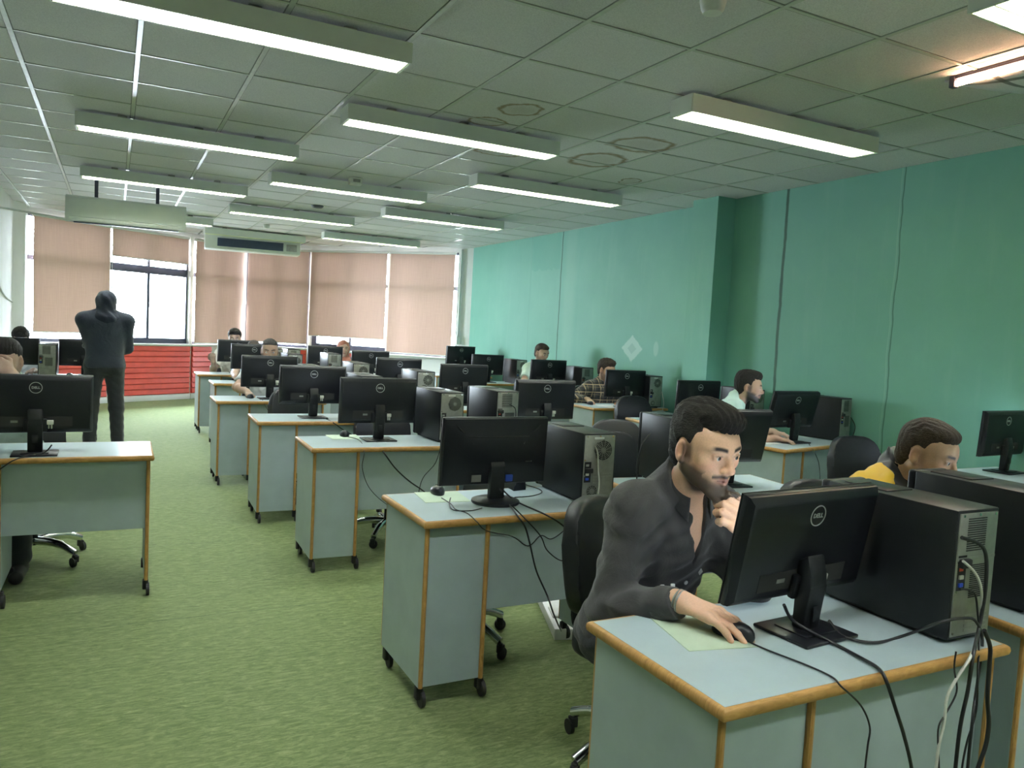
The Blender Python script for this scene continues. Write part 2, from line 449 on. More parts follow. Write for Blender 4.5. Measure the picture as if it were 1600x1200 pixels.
# roller blinds on the room side
def roller_blind(i, x0, x1, zb, label, top=HEAD-.03, bow=0.0):
    m, L = facet(i)
    t = thing('roller_blind', label, 'blind', m @ Vector(((x0+x1)/2, -.05, top)), math.atan2(m[1][0], m[0][0]), 'beige roller blinds over the windows')
    h = (x1-x0)/2
    b = MB(); b.cyl((-h-.01, 0, 0), (h+.01, 0, 0), .024, seg=14); b.build('roller', 'white_paint', t)
    b = MB(); n = 14
    cols = []
    for k in range(n+1):
        x = -h+2*h*k/n; yb = -.012+.008*math.sin(k*1.3+i)
        cols.append([b.bm.verts.new((x, yb*(1-j/6)-.02*0+bow*math.sin(j/6*3.1)*.03, (zb-top)*(1-j/6))) for j in range(7)])
    for k in range(n):
        for j in range(6): b.bm.faces.new((cols[k][j], cols[k+1][j], cols[k+1][j+1], cols[k][j+1]))
    b.build('fabric', 'blind', t, 60)
    b = MB(); b.cyl((-h, -.012, zb-top), (h, -.012, zb-top), .009, seg=10); b.build('bottom_bar', 'white_paint', t)
    b = MB(); b.cyl((h+.025, -.03, 0), (h+.025, -.03, (zb-top)*.55), .004, seg=6); b.cyl((h+.025, -.03, (zb-top)*.55), (h+.025, -.03, (zb-top)*.55-.06), .012, seg=8)
    b.build('pull_chain', 'white_paint', t)
    return t
L0 = facet(0)[1]; L1 = facet(1)[1]; L2 = facet(2)[1]; L3 = facet(3)[1]; L4 = facet(4)[1]; L5 = facet(5)[1]
roller_blind(0, .09, L0-.02, SILL+.1, 'beige roller blind next to the white wall, pulled almost to the sill')
roller_blind(1, .03, L1-.12, 2.36, 'short raised roller blind above the open bright window')
roller_blind(2, .03, L2-.06, SILL-.03, 'beige roller blind beside the bright uncovered window, fully lowered')
roller_blind(3, .08, L3-.03, SILL+.03, 'roller blind in the deepest bay corner with a bright gap at its side')
roller_blind(4, .03, L4-.03, SILL+.2, 'wide roller blind ending above two bright strips of window')
roller_blind(5, .03, L5-.24, SILL-.02, 'beige roller blind next to the green wall, fully lowered')
# red slatted radiator covers under the sill
def radiator(i, x0, x1, label, z0=.1, z1=.93):
    m, L = facet(i)
    t = thing('radiator_cover', label, 'radiator cover', m @ Vector(((x0+x1)/2, 0, 0)), math.atan2(m[1][0], m[0][0]), 'red slatted covers under the windows')
    h = (x1-x0)/2; b = MB(); n = 9; s = (z1-z0)/n
    for k in range(n):
        z0_ = z0+k*s
        b.prism([(-.03, z0_), (-.055, z0_+.012), (-.04, z0_+s-.006), (-.03, z0_+s-.002)], -h, h, 'x')
    b.box(-h, h, -.032, -.005, z0, z1)
    b.build('slats', 'red_slats', t, 20)
    b = MB(); b.box(-h-.02, h+.02, -.06, 0, z1, z1+.02, .004); b.build('top_rail', 'white_paint', t)
    b = MB(); b.box(-h-.02, h+.02, -.045, 0, 0, z0-.005, .003); b.build('kick_board', 'white_paint', t)
    return t
radiator(0, .25, L0-.03, 'red slatted cover under the blind by the white wall')
radiator(1, .03, L1-.03, 'long red slatted cover below the bright uncovered window')
radiator(2, .02, .45, 'narrow end piece of the red cover behind the aisle desks')
radiator(3, .3, L3-.04, 'red slatted cover behind the far computer towers')
radiator(4, .3, L4-.35, 'red slatted cover glimpsed between far monitors')
# conduit with a socket box on the white pier
t = thing('cable_conduit', 'white vertical conduit with a small socket box beside the green wall', 'conduit', (5.36, 12.66, 0))
b = MB(); b.box(.02, .055, -.03, .0, 1.3, 2.88, .004); b.build('duct', 'grey_paint', t)
b = MB(); b.box(0, .09, -.05, -.005, 1.22, 1.36, .008); b.build('socket_box', 'detector', t)
# surface cable on the white wall
b = MB(); b.tube([(XL+.015, 8.4, 2.62), (XL+.015, 9.4, 2.4), (XL+.012, 10.3, 2.05), (XL+.012, 11.0, 1.75), (XL+.012, 11.7, 1.6), (XL+.014, 12.5, 1.53)], .011, 6, sub=5)
tag(b.build('wall_cable', 'grey_paint'), 'loose pale cable sagging along the white side wall', 'cable')
b = MB(); b.tube([(XL+.01, 9.2, 2.45), (-.95, 9.5, 2.46), (-.5, 9.78, 2.44)], .012, 6, sub=4)
tag(b.build('pipe', 'white_paint'), 'thin white pipe running from white wall to hanging air conditioner', 'pipe')

# ------------------------------------------------------------------ ceiling lights
FL, FW, FH = 1.56, .19, .1
def make_light():
    t = thing('ceiling_light', 'x', 'light')
    h = FL/2; w_ = FW/2; b = MB()
    z1 = -.025; z0 = z1-FH
    for sy in (-1, 1): b.box(-h, h, sy*w_-.004, sy*w_+.004, z0, z1)
    for sx in (-1, 1): b.box(sx*h-.006, sx*h+.006, -w_, w_, z0, z1)
    b.box(-h, h, -w_, w_, z1-.006, z1)
    b.build('housing', 'lamp_body', t, 0)
    for x in (-h*.62, h*.05, h*.62):
        b = MB(); b.box(x-.03, x+.03, -.05, .05, z1, 0); b.build('bracket', 'steel', t, 0)
    for sy in (-1, 1):
        b = MB(); b.cyl((-h+.03, sy*.042, z0+.045), (h-.03, sy*.042, z0+.045), .0145, seg=10); b.build('tube', 'tube', t)
    b = MB(); n = 52
    for k in range(n+1):
        x = -h+.012+(FL-.024)*k/n
        b.box(x-.0012, x+.0012, -w_+.006, w_-.006, z0+.002, z0+.026)
    for y in (-w_+.006, 0, w_-.006): b.box(-h+.01, h-.01, y-.0025, y+.0025, z0+.001, z0+.03)
    b.build('louvre', 'reflector', t, 0)
    return t
lights = [
 (.51, 3.88, 'long louvred ceiling light closest to the camera over the aisle'),
 (.51, 6.55, 'white lit ceiling light over the aisle, second from the camera'),
 (.46, 8.92, 'ceiling light just in front of the hanging air conditioner straps'),
 (.46, 12.2, 'ceiling light half hidden behind the hanging air conditioner'),
 (2.09, 5.11, 'louvred ceiling light beside the stained ceiling tiles'),
 (2.09, 7.83, 'ceiling light in the middle row, in front of the small sensor'),
 (2.03, 10.37, 'small far ceiling light in the middle row before the second air conditioner'),
 (3.66, 1.86, 'ceiling light cut by the top edge of the picture'),
 (3.67, 3.66, 'ceiling light nearest the green wall pilaster, in front of the stains'),
 (3.65, 6.54, 'ceiling light third along the row by the green wall'),
 (3.62, 9.1, 'ceiling light fourth along the row by the green wall'),
 (.51, 1.2, 'ceiling light above the camera over the aisle, outside the picture'),
 (2.09, -.3, 'ceiling light behind the camera in the middle row, outside the picture'),
 (3.66, -.85, 'ceiling light behind the camera by the green wall, outside the picture'),
 (3.65, 12.25, 'farthest ceiling light, close to the blinds beside the green wall'),
]
lp = make_light()
for k, (x, y, lab) in enumerate(lights):
    if k == 0: lp.location = (x, y, CEIL); lp['label'] = lab; lp['group'] = 'louvred ceiling lights'
    else: dup(lp, (x, y, CEIL), 0, lab, 'louvred ceiling lights')
# unlit fixture in front of the second air conditioner
t = dup(lp, (2.03, 13.35, CEIL), math.radians(0), 'unlit ceiling light directly before the far air conditioner', 'louvred ceiling lights')
for c in t.children:
    if c.name.startswith('tube'): c.data = c.data.copy(); c.data.materials[0] = M['lamp_body']
# bare warm tube over a sagging ceiling panel
t = thing('strip_lamp', 'bare glowing tube lamp above a sagging ceiling panel near the green wall', 'light', (3.81, 2.32, CEIL))
b = MB(); b.box(-.014, .014, -.3, .32, -.02, 0, .004); b.build('batten', 'window_frame', t)
b = MB(); b.cyl((0, -.28, -.04), (0, .3, -.04), .015, seg=12); b.build('tube', 'tube_warm', t)
for s_ in (-1, 1):
    b = MB(); b.box(-.018, .018, s_*.3-.015+.01, s_*.3+.015+.01, -.06, 0, .004); b.build('lamp_holder', 'window_frame', t)
b = MB(); n = 12; rows = []
for k in range(n+1):
    u = k/n; x = .012+.5*u; sag = -.02-.06*math.sin(math.pi*min(.25+u*.75, 1))
    rows.append([b.bm.verts.new((x, -.55+.82*v/8+.1*(1-u)*(v/8), sag*(1-.8*(v/8)**4))) for v in range(9)])
for k in range(n):
    for v in range(8): b.bm.faces.new((rows[k][v], rows[k+1][v], rows[k+1][v+1], rows[k][v+1]))
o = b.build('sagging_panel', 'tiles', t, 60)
o.modifiers.new('s', 'SOLIDIFY').thickness = .01

# ------------------------------------------------------------------ air conditioners, detectors
t = thing('air_conditioner', 'white wall-type air conditioner hung from the ceiling on dark straps', 'air conditioner', (.11, 9.78, 2.42), math.radians(-2))
prof = [(-.1, .06), (-.085, .012), (-.03, 0), (.1, .02), (.12, .25), (.09, .285), (-.06, .285), (-.1, .262)]
b = MB(); b.prism(prof, -.6, .6, 'x', bev=.006); b.build('casing', 'ac_plastic', t, 40)
b = MB(); b.box(-.56, .56, -.099, -.075, .012, .052, .004); b.build('air_flap', 'ac_plastic', t)
b = MB(); b.box(-.52, .52, -.07, -.03, -.006, .004); b.build('outlet', 'ac_dark', t)
for x in (-.31, .3):
    b = MB(); b.box(x-.018, x+.018, -.01, .0, .27, CEIL-2.42); b.box(x-.018, x+.018, -.01, .1, .27, .29); b.build('strap', 'window_frame', t)
t = thing('air_conditioner', 'far ceiling air conditioner with a dark blue intake, over the blinds', 'air conditioner', (2.05, 13.75, 2.585), math.radians(-6))
b = MB(); b.box(-.76, .76, -.16, .18, 0, .28, .025, seg=3); b.build('casing', 'ac_plastic', t)
b = MB()
for k in range(7): b.box(-.55, .47, -.168, -.155, .06+k*.018, .072+k*.018)
b.box(-.56, .48, -.163, -.15, .05, .185); b.build('intake_grille', 'ac_dark', t)
b = MB(); b.box(.53, .7, -.168, -.15, .055, .17, .004); b.box(.56, .67, -.171, -.165, .08, .14); b.build('control_panel', 'steel', t)
def detector(x, y, r, lab, mat='detector', h=.05):
    t = thing('smoke_detector', lab, 'detector', (x, y, CEIL), 0, 'round ceiling detectors')
    b = MB(); b.lathe([(r*.7, -h), (r*.85, -h*.8), (r, -h*.3), (r, 0)], seg=24); b.build('body', mat, t)
    b = MB(); b.lathe([(r*.9, -h*.62), (r*.93, -h*.5)], seg=24); b.build('vent', 'dark_hole', t)
detector(2.18, 2.6, .055, 'white smoke detector cut off by the top edge of the picture', h=.07)
detector(2.2, 9.75, .075, 'flat dark round detector on the ceiling in the middle row', 'window_frame', .03)
detector(2.02, 12.3, .05, 'small square-looking detector near the far air conditioner', h=.06)
t = thing('ceiling_sensor', 'small pale sensor box beside the middle ceiling light', 'sensor', (2.08, 7.62, CEIL))
b = MB(); b.box(-.06, .06, -.05, .05, -.07, 0, .012); b.build('body', 'detector', t)
b = MB(); b.box(-.035, .035, -.055, -.048, -.05, -.02); b.build('window', 'steel', t)
# ------------------------------------------------------------------ desk
DW, DD, DT = .95, .50, .75
def make_castor(b, x, y, z1, r=.034):
    b.cyl((x-.009, y, r), (x+.022-.031, y, r), r, seg=16); b.cyl((x+.005, y, r), (x+.02, y, r), r, seg=16)
    b.box(x-.013, x+.015, y-.012, y+.02, r, z1-.004, .004); b.cyl((x, y+.004, z1-.01), (x, y+.004, z1), .012, seg=10)
def make_desk():
    t = thing('computer_desk', 'x', 'desk')
    h, d = DW/2, DD/2
    b = MB(); b.box(-h+.008, h-.008, -d+.008, d-.008, DT-.028, DT); top = b.build('tabletop', 'laminate_top', t, 0)
    b = MB()
    pr = [(.008, DT-.029), (.002, DT-.029), (-.004, DT-.024), (-.006, DT-.0145), (-.004, DT-.005), (.002, DT-.0005), (.008, DT-.0005)]
    loops = []
    for o_, z_ in pr:
        loops.append([b.bm.verts.new((sx*(h-o_), sy*(d-o_), z_)) for sx, sy in ((-1, -1), (1, -1), (1, 1), (-1, 1))])
    for i in range(len(loops)-1): b.bridge(loops[i], loops[i+1])
    o = b.build('edge_band', 'wood', top, 45); o['label'] = 'rounded oak edge strip'
    zb, zt = .088, DT-.03
    def panel(nm, *a):
        b = MB(); b.box(*a, .0015, seg=1); return b.build(nm, 'laminate', t, 0)
    def strip(par, x, y, z0):
        b = MB(); b.cyl((x, y, z0), (x, y, zt), .0095, seg=10); s_ = b.build('wood_strip', 'wood', par); return s_
    pl = panel('end_panel', -h+.012, -h+.03, -d+.028, d-.02, zb, zt); strip(pl, -h+.022, -d+.028, zb); strip(pl, -h+.021, d-.02, zb)
    pf = panel('front_panel', -h+.03, -.205, -d+.03, -d+.046, zb, zt)
    pi = panel('inner_panel', -.205, -.187, -d+.03, d-.03, zb, zt); strip(pi, -.196, -d+.026, zb)
    pm = panel('modesty_panel', -.187, h-.03, -d+.045, -d+.061, .36, zt)
    pr_ = panel('end_panel', h-.03, h-.012, -d+.028, d-.02, zb, zt); strip(pr_, h-.021, -d+.028, zb); strip(pr_, h-.021, d-.02, zb)
    for x, y in ((-h+.025, -d+.05), (-h+.025, d-.06), (-.19, -d+.05), (-.19, d-.06), (h-.024, -d+.05), (h-.024, d-.06)):
        b = MB(); make_castor(b, x, y, zb); b.build('castor', 'rubber', t)
    return t
# ------------------------------------------------------------------ monitors
def text_mesh(txt, size, depth):
    c = bpy.data.curves.new('t', 'FONT'); c.body = txt; c.size = size; c.extrude = depth; c.align_x = 'CENTER'; c.align_y = 'CENTER'; c.offset = size*.022; c.resolution_u = 2
    o = bpy.data.objects.new('t', c); COL.objects.link(o)
    dg = bpy.context.evaluated_depsgraph_get(); dg.update()
    me = bpy.data.meshes.new_from_object(o.evaluated_get(dg)); bpy.data.objects.remove(o); bpy.data.curves.remove(c)
    return me
LOGO_TXT = text_mesh('DELL', .0165, .0006)
def frame_rect(b, x0, x1, z0, z1, w_, y0, y1):
    b.box(x0, x1, y0, y1, z0, z0+w_); b.box(x0, x1, y0, y1, z1-w_, z1); b.box(x0, x0+w_, y0, y1, z0+w_, z1-w_); b.box(x1-w_, x1, y0, y1, z0+w_, z1-w_)
def make_monitor(kind='square', tilt=3.0, lift=0.0):
    """back faces -y; foot on z = 0"""
    t = thing('monitor', 'x', 'monitor')
    W, H = .502, .292
    zc = .095+H/2+.008+lift
    T = Matrix.Translation((0, .02 if kind == 'square' else .018, zc)) @ Matrix.Rotation(math.radians(tilt), 4, 'X')
    b = MB(); b.M = T
    b.box(-W/2, W/2, .004, .022, -H/2, H/2, .005, seg=2)
    # back shell: sloped edges, flat middle
    def loop(ox, oz, y): return [b.bm.verts.new(T @ Vector((sx*(W/2-ox), y, sz*(H/2-oz)))) for sx, sz in ((-1, -1), (1, -1), (1, 1), (-1, 1))]
    ls = [loop(.002, .002, .008), loop(.004, .004, -.002), loop(.012, .02, -.014), loop(.02, .028, -.017)] if kind == 'square' else [loop(.002, .002, .008), loop(.006, .006, -.004), loop(.05, .05, -.016), loop(.09, .07, -.026)]
    for i in range(len(ls)-1): b.bridge(ls[i], ls[i+1])
    b.cap(ls[-1])
    shell = b.build('back_shell', 'black_satin', t, 30)
    b = MB(); b.M = T; b.box(-W/2+.014, W/2-.014, .0215, .0228, -H/2+.018, H/2-.014); b.build('screen', 'screen', t, 0)
    b = MB(); b.M = T; frame_rect(b, -W/2, W/2, -H/2, H/2, .013, .021, .0245); b.build('bezel', 'black_plastic', t, 0)
    if kind == 'square':
        # port recess, labels and logo
        b = MB(); b.M = T; b.box(-.17, .16, -.0182, -.0172, -H/2+.035, -H/2+.085); b.build('port_recess', 'dark_hole', shell, 0)
        b = MB(); b.M = T; b.box(.048, .078, -.034, -.018, -H/2+.046, -H/2+.068, .003); b.box(.054, .061, -.03, -.02, -H/2+.025, -H/2+.05, .002); b.box(.066, .073, -.03, -.02, -H/2+.025, -H/2+.05, .002)
        o = b.build('video_plug', 'plug_white', t); o['label'] = 'ivory video plug'
        b = MB(); b.M = T; b.box(-.105, -.075, -.0195, -.0178, -H/2+.055, -H/2+.066); b.build('port_label', 'steel', t, 0)
        me = LOGO_TXT.copy(); me.transform(T @ Matrix.Translation((0, -.0178, H/2-.062)) @ Matrix.Rotation(math.pi/2, 4, 'X'))
        b = MB(); b.bm.from_mesh(me); b.M = T
        seg = 40; ro, ri = .0285, .0255
        c = Vector((0, -.0184, H/2-.062)); ax, az = Vector((1, 0, 0)), Vector((0, 0, 1))
        A = b.ring(c, ax, az, ro, seg); B = b.ring(c, ax, az, ri, seg)
        C = b.ring(c+Vector((0, .001, 0)), ax, az, ro, seg); D = b.ring(c+Vector((0, .001, 0)), ax, az, ri, seg)
        b.bridge(A, B); b.bridge(C, A); b.bridge(B, D)
        o = b.build('logo', 'logo', t, 0); o['label'] = 'round silver maker mark'
        b = MB(); b.box(-.1, .1, -.085, .085, 0, .009, .004); b.box(-.06, .06, -.05, .05, .009, .013, .003); b.build('base', 'black_satin', t)
        b = MB(); b.prism([(-.016, .012), (.02, .012), (.016, zc-.04), (-.016, zc-.02), (-.03, zc-.07), (-.03, zc-.1)], -.032, .032, 'x', bev=.006)
        b.box(-.013, .013, -.0315, -.028, .06+lift, .1+lift, .003); b.build('neck', 'black_plastic', t, 35)
        b = MB(); b.M = T; b.box(-.05, .05, -.035, -.015, -H/2+.01, -H/2+.075, .006); b.build('mount', 'black_plastic', t)
    else:
        b = MB(); b.M = T
        b.tube([(-.2, -.0185, .115), (-.14, -.0215, .06), (-.12, -.0265, .035)], .0022, 6, sub=4); b.tube([(.2, -.0185, .115), (.14, -.0215, .06), (.12, -.0265, .035)], .0022, 6, sub=4)
        b.box(-.145, .145, -.0282, -.0258, .066, .0695, .001); b.build('moulded_crease', 'case_black', t)
        for q in ((-.12, -.075, -.125, -.095), (-.02, .03, -.118, -.096)):
            b = MB(); b.M = T; b.box(q[0], q[1], -.0272, -.0255, q[2], q[3], .002); b.build('port_label', 'steel', t, 0)
        b = MB(); b.M = T; b.box(.04, .075, -.034, -.022, -.128, -.098, .004); o = b.build('video_plug', 'plug_blue', t); o['label'] = 'blue video plug'
        b = MB(); b.M = T; b.box(.135, .165, -.026, -.022, -.045, -.041); b.build('lock_slot', 'steel', t, 0)
        b = MB(); b.lathe([(.102, 0), (.105, .004), (.103, .012), (.085, .018), (.03, .02)], seg=40); b.build('base', 'black_satin', t, 50)
        b = MB(); b.prism([(-.014, .016), (.016, .016), (.014, zc), (-.014, zc-.06)], -.034, .034, 'x', bev=.005); b.build('neck', 'black_plastic', t)
    return t
# ------------------------------------------------------------------ computer towers (rear panel faces -y)
def hex_disc(b, c, r, n, y):
    """round vent: concentric rings and spokes"""
    for k in range(1, n+1):
        rr = r*k/n; pts = [(c[0]+rr*math.cos(a*2*math.pi/6+.2*k), y, c[1]+rr*math.sin(a*2*math.pi/6+.2*k)) for a in range(7)]
        seg = 18; pts = [(c[0]+rr*math.cos(a*2*math.pi/seg), y, c[1]+rr*math.sin(a*2*math.pi/seg)) for a in range(seg+1)]
        b.tube(pts, .0013, 4)
    for k in range(12):
        a = k*math.pi/6; b.tube([(c[0]+.006*math.cos(a), y, c[1]+.006*math.sin(a)), (c[0]+r*math.cos(a+.35), y, c[1]+r*math.sin(a+.35))], .0012, 4)
    b.cyl((c[0], y+.002, c[1]), (c[0], y-.002, c[1]), .011, seg=14)
def make_tower(kind='slots', H=.345, W=.17, D=.43):
    t = thing('computer_tower', 'x', 'computer')
    w_, d = W/2, D/2
    b = MB(); b.box(-w_, w_, -d+.004, d-.03, .012, H, .004); case = b.build('case', 'case_black', t)
    b = MB(); b.box(-w_, w_, d-.03, d, .008, H+.001, .01, seg=3); b.box(-w_+.02, w_-.02, d-.001, d+.003, H-.11, H-.02, .003); b.build('front_bezel', 'black_satin', t)
    b = MB(); b.box(-w_+.03, w_-.03, d-.2, d-.06, H-.002, H+.0035, .002); b.build('top_recess', 'black_satin', t)
    for sx in (-1, 1):
        b = MB(); b.box(sx*.06-.01, sx*.06+.01, -d+.04, d-.05, 0, .014, .003); b.build('foot', 'rubber', t)
    y = -d+.002
    b = MB(); b.box(-w_+.007, w_-.007, y-.001, y+.006, .02, H-.008, .002); rear = b.build('rear_panel', 'steel', t)
    for x, z_ in ((-w_+.02, H-.014), (0, H-.013), (w_-.02, H-.014), (-w_+.013, .03), (-w_+.013, H*.4), (-w_+.012, H*.62)):
        b = MB(); b.cyl((x, y-.003, z_), (x, y, z_), .0035, seg=8); b.build('screw', 'chrome', rear)
    if kind == 'slots':
        b = MB()
        for k in range(15): b.box(-.045, .03, y-.0022, y-.0008, H-.105+k*.0058, H-.1022+k*.0058)
        b.build('psu_vent', 'dark_hole', rear, 0)
        b = MB(); b.box(-w_+.009, w_-.009, y-.0026, y-.0008, H-.128, H-.12, .001); b.build('seam_rail', 'steel', rear, 0)
        b = MB()
        for k in range(17): b.box(-.02, .05, y-.0022, y-.0008, H*.34+k*.0052, H*.34+.0028+k*.0052)
        b.build('side_vent', 'dark_hole', rear, 0)
        zp = H*.58
    else:
        b = MB(); b.cyl((.018, y-.0005, H-.075), (.018, y-.0022, H-.075), .047, seg=8, mi=1); b.build('fan_opening', ['steel', 'dark_hole'], rear, 0)
        b = MB(); hex_disc(b, (.018, H-.075), .044, 6, y-.0035); b.build('fan_grille', 'steel', rear)
        b = MB(); b.box(-.03, .02, y-.0025, y-.0008, H-.026, H-.016, .001); b.build('sticker', 'paper', rear, 0)
        b = MB(); hex_disc(b, (.0-.03, .055), .026, 4, y-.003); b.cyl((-.03, y-.0005, .055), (-.03, y-.002, .055), .027, seg=20, mi=1); b.build('lower_grille', ['steel', 'dark_hole'], rear)
        zp = H*.5
    b = MB(); b.box(-w_+.012, -w_+.045, y-.002, y-.0008, zp-.06, zp+.03); b.build('port_plate', 'dark_hole', rear, 0)
    for k, c in enumerate(('plug_blue', 'plug_white', 'red_slats', 'steel')):
        b = MB(); b.box(-w_+.018, -w_+.034, y-.006 if k < 2 else y-.003, y-.001, zp-.05+k*.02, zp-.04+k*.02, .001); b.build('port', c, rear, 0)
    for k in range(4):
        b = MB(); b.box(-.028, w_-.02, y-.0025, y-.0008, .085+k*.013 if kind != 'slots' else .03+k*.012, .094+k*.013 if kind != 'slots' else .038+k*.012, .001); b.build('slot_cover', 'steel', rear, 0)
    b = MB(); b.box(-w_+.012, -w_+.05, y-.016, y-.001, H-.145 if kind == 'slots' else H*.44, H-.122 if kind == 'slots' else H*.44+.022, .004)
    o = b.build('power_plug', 'rubber', t); return t
# ------------------------------------------------------------------ office chair (sitter faces -y)
def make_chair():
    t = thing('office_chair', 'x', 'chair')
    def pad(nm, outline, depth, bend, place, bev):
        b = MB(); b.prism(outline, -depth/2, depth/2, 'y', bev=bev)
        bmesh.ops.subdivide_edges(b.bm, edges=[e for e in b.bm.edges if e.calc_length() > .12], cuts=3, use_grid_fill=True)
        for v in b.bm.verts:
            v.co.y += bend*(v.co.x**2); v.co = place @ v.co
        return b.build(nm, 'vinyl', t, 50)
    ol = []
    for k in range(28):
        a = 2*math.pi*k/28; ca, sa = math.cos(a), math.sin(a)
        e = .62
        ol.append((.215*math.copysign(abs(ca)**e, ca)*(1 if sa < 0 else .94), .205*math.copysign(abs(sa)**(e if sa < 0 else .8), sa)))
    pad('backrest', ol, .07, -.9, Matrix.Translation((0, .235, .70)) @ Matrix.Rotation(math.radians(-8), 4, 'X'), .025)
    sl = [(.235*math.copysign(abs(math.cos(a))**.6, math.cos(a)), .225*math.copysign(abs(math.sin(a))**.6, math.sin(a))) for a in [2*math.pi*k/28 for k in range(28)]]
    b = MB(); b.prism(sl, .405, .475, 'z', bev=.025); b.build('seat', 'vinyl', t, 50)
    b = MB(); b.tube([(0, .12, .4), (0, .25, .39), (0, .3, .45), (0, .285, .62)], .017, 8, sub=4); b.box(-.035, .035, .268, .292, .5, .7, .005); b.build('back_bracket', 'black_plastic', t)
    b = MB(); b.box(-.09, .09, -.1, .12, .385, .41, .008); b.build('mechanism', 'black_plastic', t)
    b = MB(); b.cyl((0, 0, .1), (0, 0, .27), .026, seg=16); b.cyl((0, 0, .27), (0, 0, .39), .015, seg=12, mi=1); b.build('gas_column', ['black_plastic', 'chrome'], t)
    for k in range(5):
        a = 2*math.pi*k/5+.3; c, s_ = math.cos(a), math.sin(a)
        b = MB(); pts = [(.02*c, .02*s_, .125), (.12*c, .12*s_, .128), (.21*c, .21*s_, .112), (.285*c, .285*s_, .08)]
        b.tube(pts, [.026]*3+[.024]*3+[.02]*4+[.016]*4, 8, sub=3); leg = b.build('base_leg', 'chrome', t, 60)
        b = MB(); b.M = Matrix.Translation((.285*c, .285*s_, 0)) @ Matrix.Rotation(a+1.1*k, 4, 'Z')
        make_castor(b, 0, 0, .07, .028); b.build('castor', 'rubber', leg)
    return t
def make_mouse():
    t = thing('computer_mouse', 'x', 'mouse')
    b = MB(); bmesh.ops.create_uvsphere(b.bm, u_segments=20, v_segments=12, radius=1)
    for v in b.bm.verts:
        x, y, z_ = v.co; v.co = Vector((x*.031*(1-.12*y), y*.056, max(z_, -.25)*.03*(1+.25*y)+.0085))
    b.build('shell', 'black_satin', t, 80)
    b = MB(); b.cyl((-.004, -.03, .027), (.004, -.03, .027), .008, seg=12); b.build('wheel', 'rubber', t)
    return t
# ------------------------------------------------------------------ place the workstations
desk_p = make_desk(); mon_p = {}; tower_p = {}; chair_p = make_chair(); mouse_p = make_mouse()
used = set()
def place(proto, key, loc, rz, label, group):
    if key in used: return dup(proto, loc, rz, label, group)
    used.add(key); proto.location = loc; proto.rotation_euler = (0, 0, rz); proto['label'] = label; proto['group'] = group
    return proto
R = math.radians
DESK_AT = {}
def desk(k, x0, y0, rot, where):
    r = R(rot); c, s_ = math.cos(r), math.sin(r)
    cx, cy = DW/2, DD/2
    loc = (x0+cx*c-cy*s_, y0+cx*s_+cy*c, 0); DESK_AT[k] = (loc, r)
    place(desk_p, 'desk', loc, r, where, 'grey laminate computer desks')
desk('A1', 1.10, 1.13, 0, 'grey laminate desk with oak edges nearest the camera, before the dark-shirted man')
desk('A2', 1.055, 2.70, .5, 'grey desk with a round-footed monitor, second along the aisle')
desk('A3', 1.03, 4.47, -1, 'third grey desk along the aisle, rolled on black castors')
desk('A4', .92, 5.70, -1, 'fourth grey desk along the aisle')
desk('A5', .80, 7.12, 0, 'fifth grey desk along the aisle, where a sitter holds a mouse')
desk('A6', .98, 9.02, 0, 'sixth grey desk along the aisle, under a light blue sleeve')
desk('A7', .94, 10.4, 0, 'last grey desk along the aisle, closest to the red slats')
desk('B1', 2.215, 1.17, -4, 'grey desk next to the nearest desk, holding a tower cut by the picture edge')
desk('B2', 2.23, 2.83, -5, 'grey desk behind the head of the dark-shirted man')
desk('B3', 2.08, 4.5, 0, 'inner row desk behind the round-footed monitor')
desk('B4', 2.2, 6.45, 0, 'inner row desk behind the third aisle tower')
desk('B5', 2.0, 7.5, 0, 'inner row desk hidden behind the fourth aisle monitor')
desk('B6', 2.2, 9.4, 0, 'inner row desk hidden behind the pair of far towers')
desk('B7', 1.95, 10.6, 0, 'farthest inner row desk before the woman in the red-brown scarf')
desk('C0', 4.37, 2.62, 0, 'desk by the green wall cut by the picture edge')
desk('C1', 4.27, 3.97, 13, 'turned desk by the green wall before the man in the mint shirt')
desk('C2', 4.2, 5.4, -6, 'desk beside the green pilaster with an empty chair')
desk('C3', 4.39, 6.66, 0, 'desk by the green wall where the plaid-shirted man sits')
desk('C4', 4.42, 8.05, 0, 'desk by the green wall before the man in the pale T-shirt')
desk('C5', 4.4, 9.75, 0, 'empty desk by the green wall, second from the windows')
desk('C6', 4.45, 11.2, 0, 'farthest desk by the green wall, next to the blinds')
desk('L1', -.76, 4.36, -.5, 'desk across the aisle with an open side and a panel front')
desk('L2', -1.1, 9.5, 0, 'far desk behind the standing man, next to the white wall')

def monitor(x, y, rz, where, kind='square', tilt=3, lift=0.0):
    k = (kind, tilt, lift)
    if k not in mon_p: mon_p[k] = make_monitor(kind, tilt, lift)
    return place(mon_p[k], ('m',)+k, (x, y, DT), R(rz), where, 'black monitors')
monitor(1.6, 1.38, 4, 'large black monitor in front of the dark-shirted man, its back with a round silver mark', tilt=10, lift=-.022)
monitor(1.465, 2.94, 1, 'black monitor on a round foot, without any round mark', kind='round', tilt=3, lift=-.03)
monitor(1.51, 4.75, 0, 'black monitor on the third aisle desk beside a fan-backed tower')
monitor(1.36, 5.93, 0, 'black monitor on the fourth aisle desk')
monitor(1.285, 7.36, 0, 'black monitor hiding the mouth of a staring sitter')
monitor(1.44, 9.3, 0, 'black monitor behind which a light blue sleeve shows', lift=.04)
monitor(1.455, 10.75, 0, 'farthest aisle monitor, below a curly dark head', lift=.04)
monitor(2.98, 1.42, -6, 'black monitor beside the tower cut by the picture edge', tilt=3)
monitor(2.84, 3.02, -6, 'black monitor directly behind the head of the dark-shirted man', tilt=14)
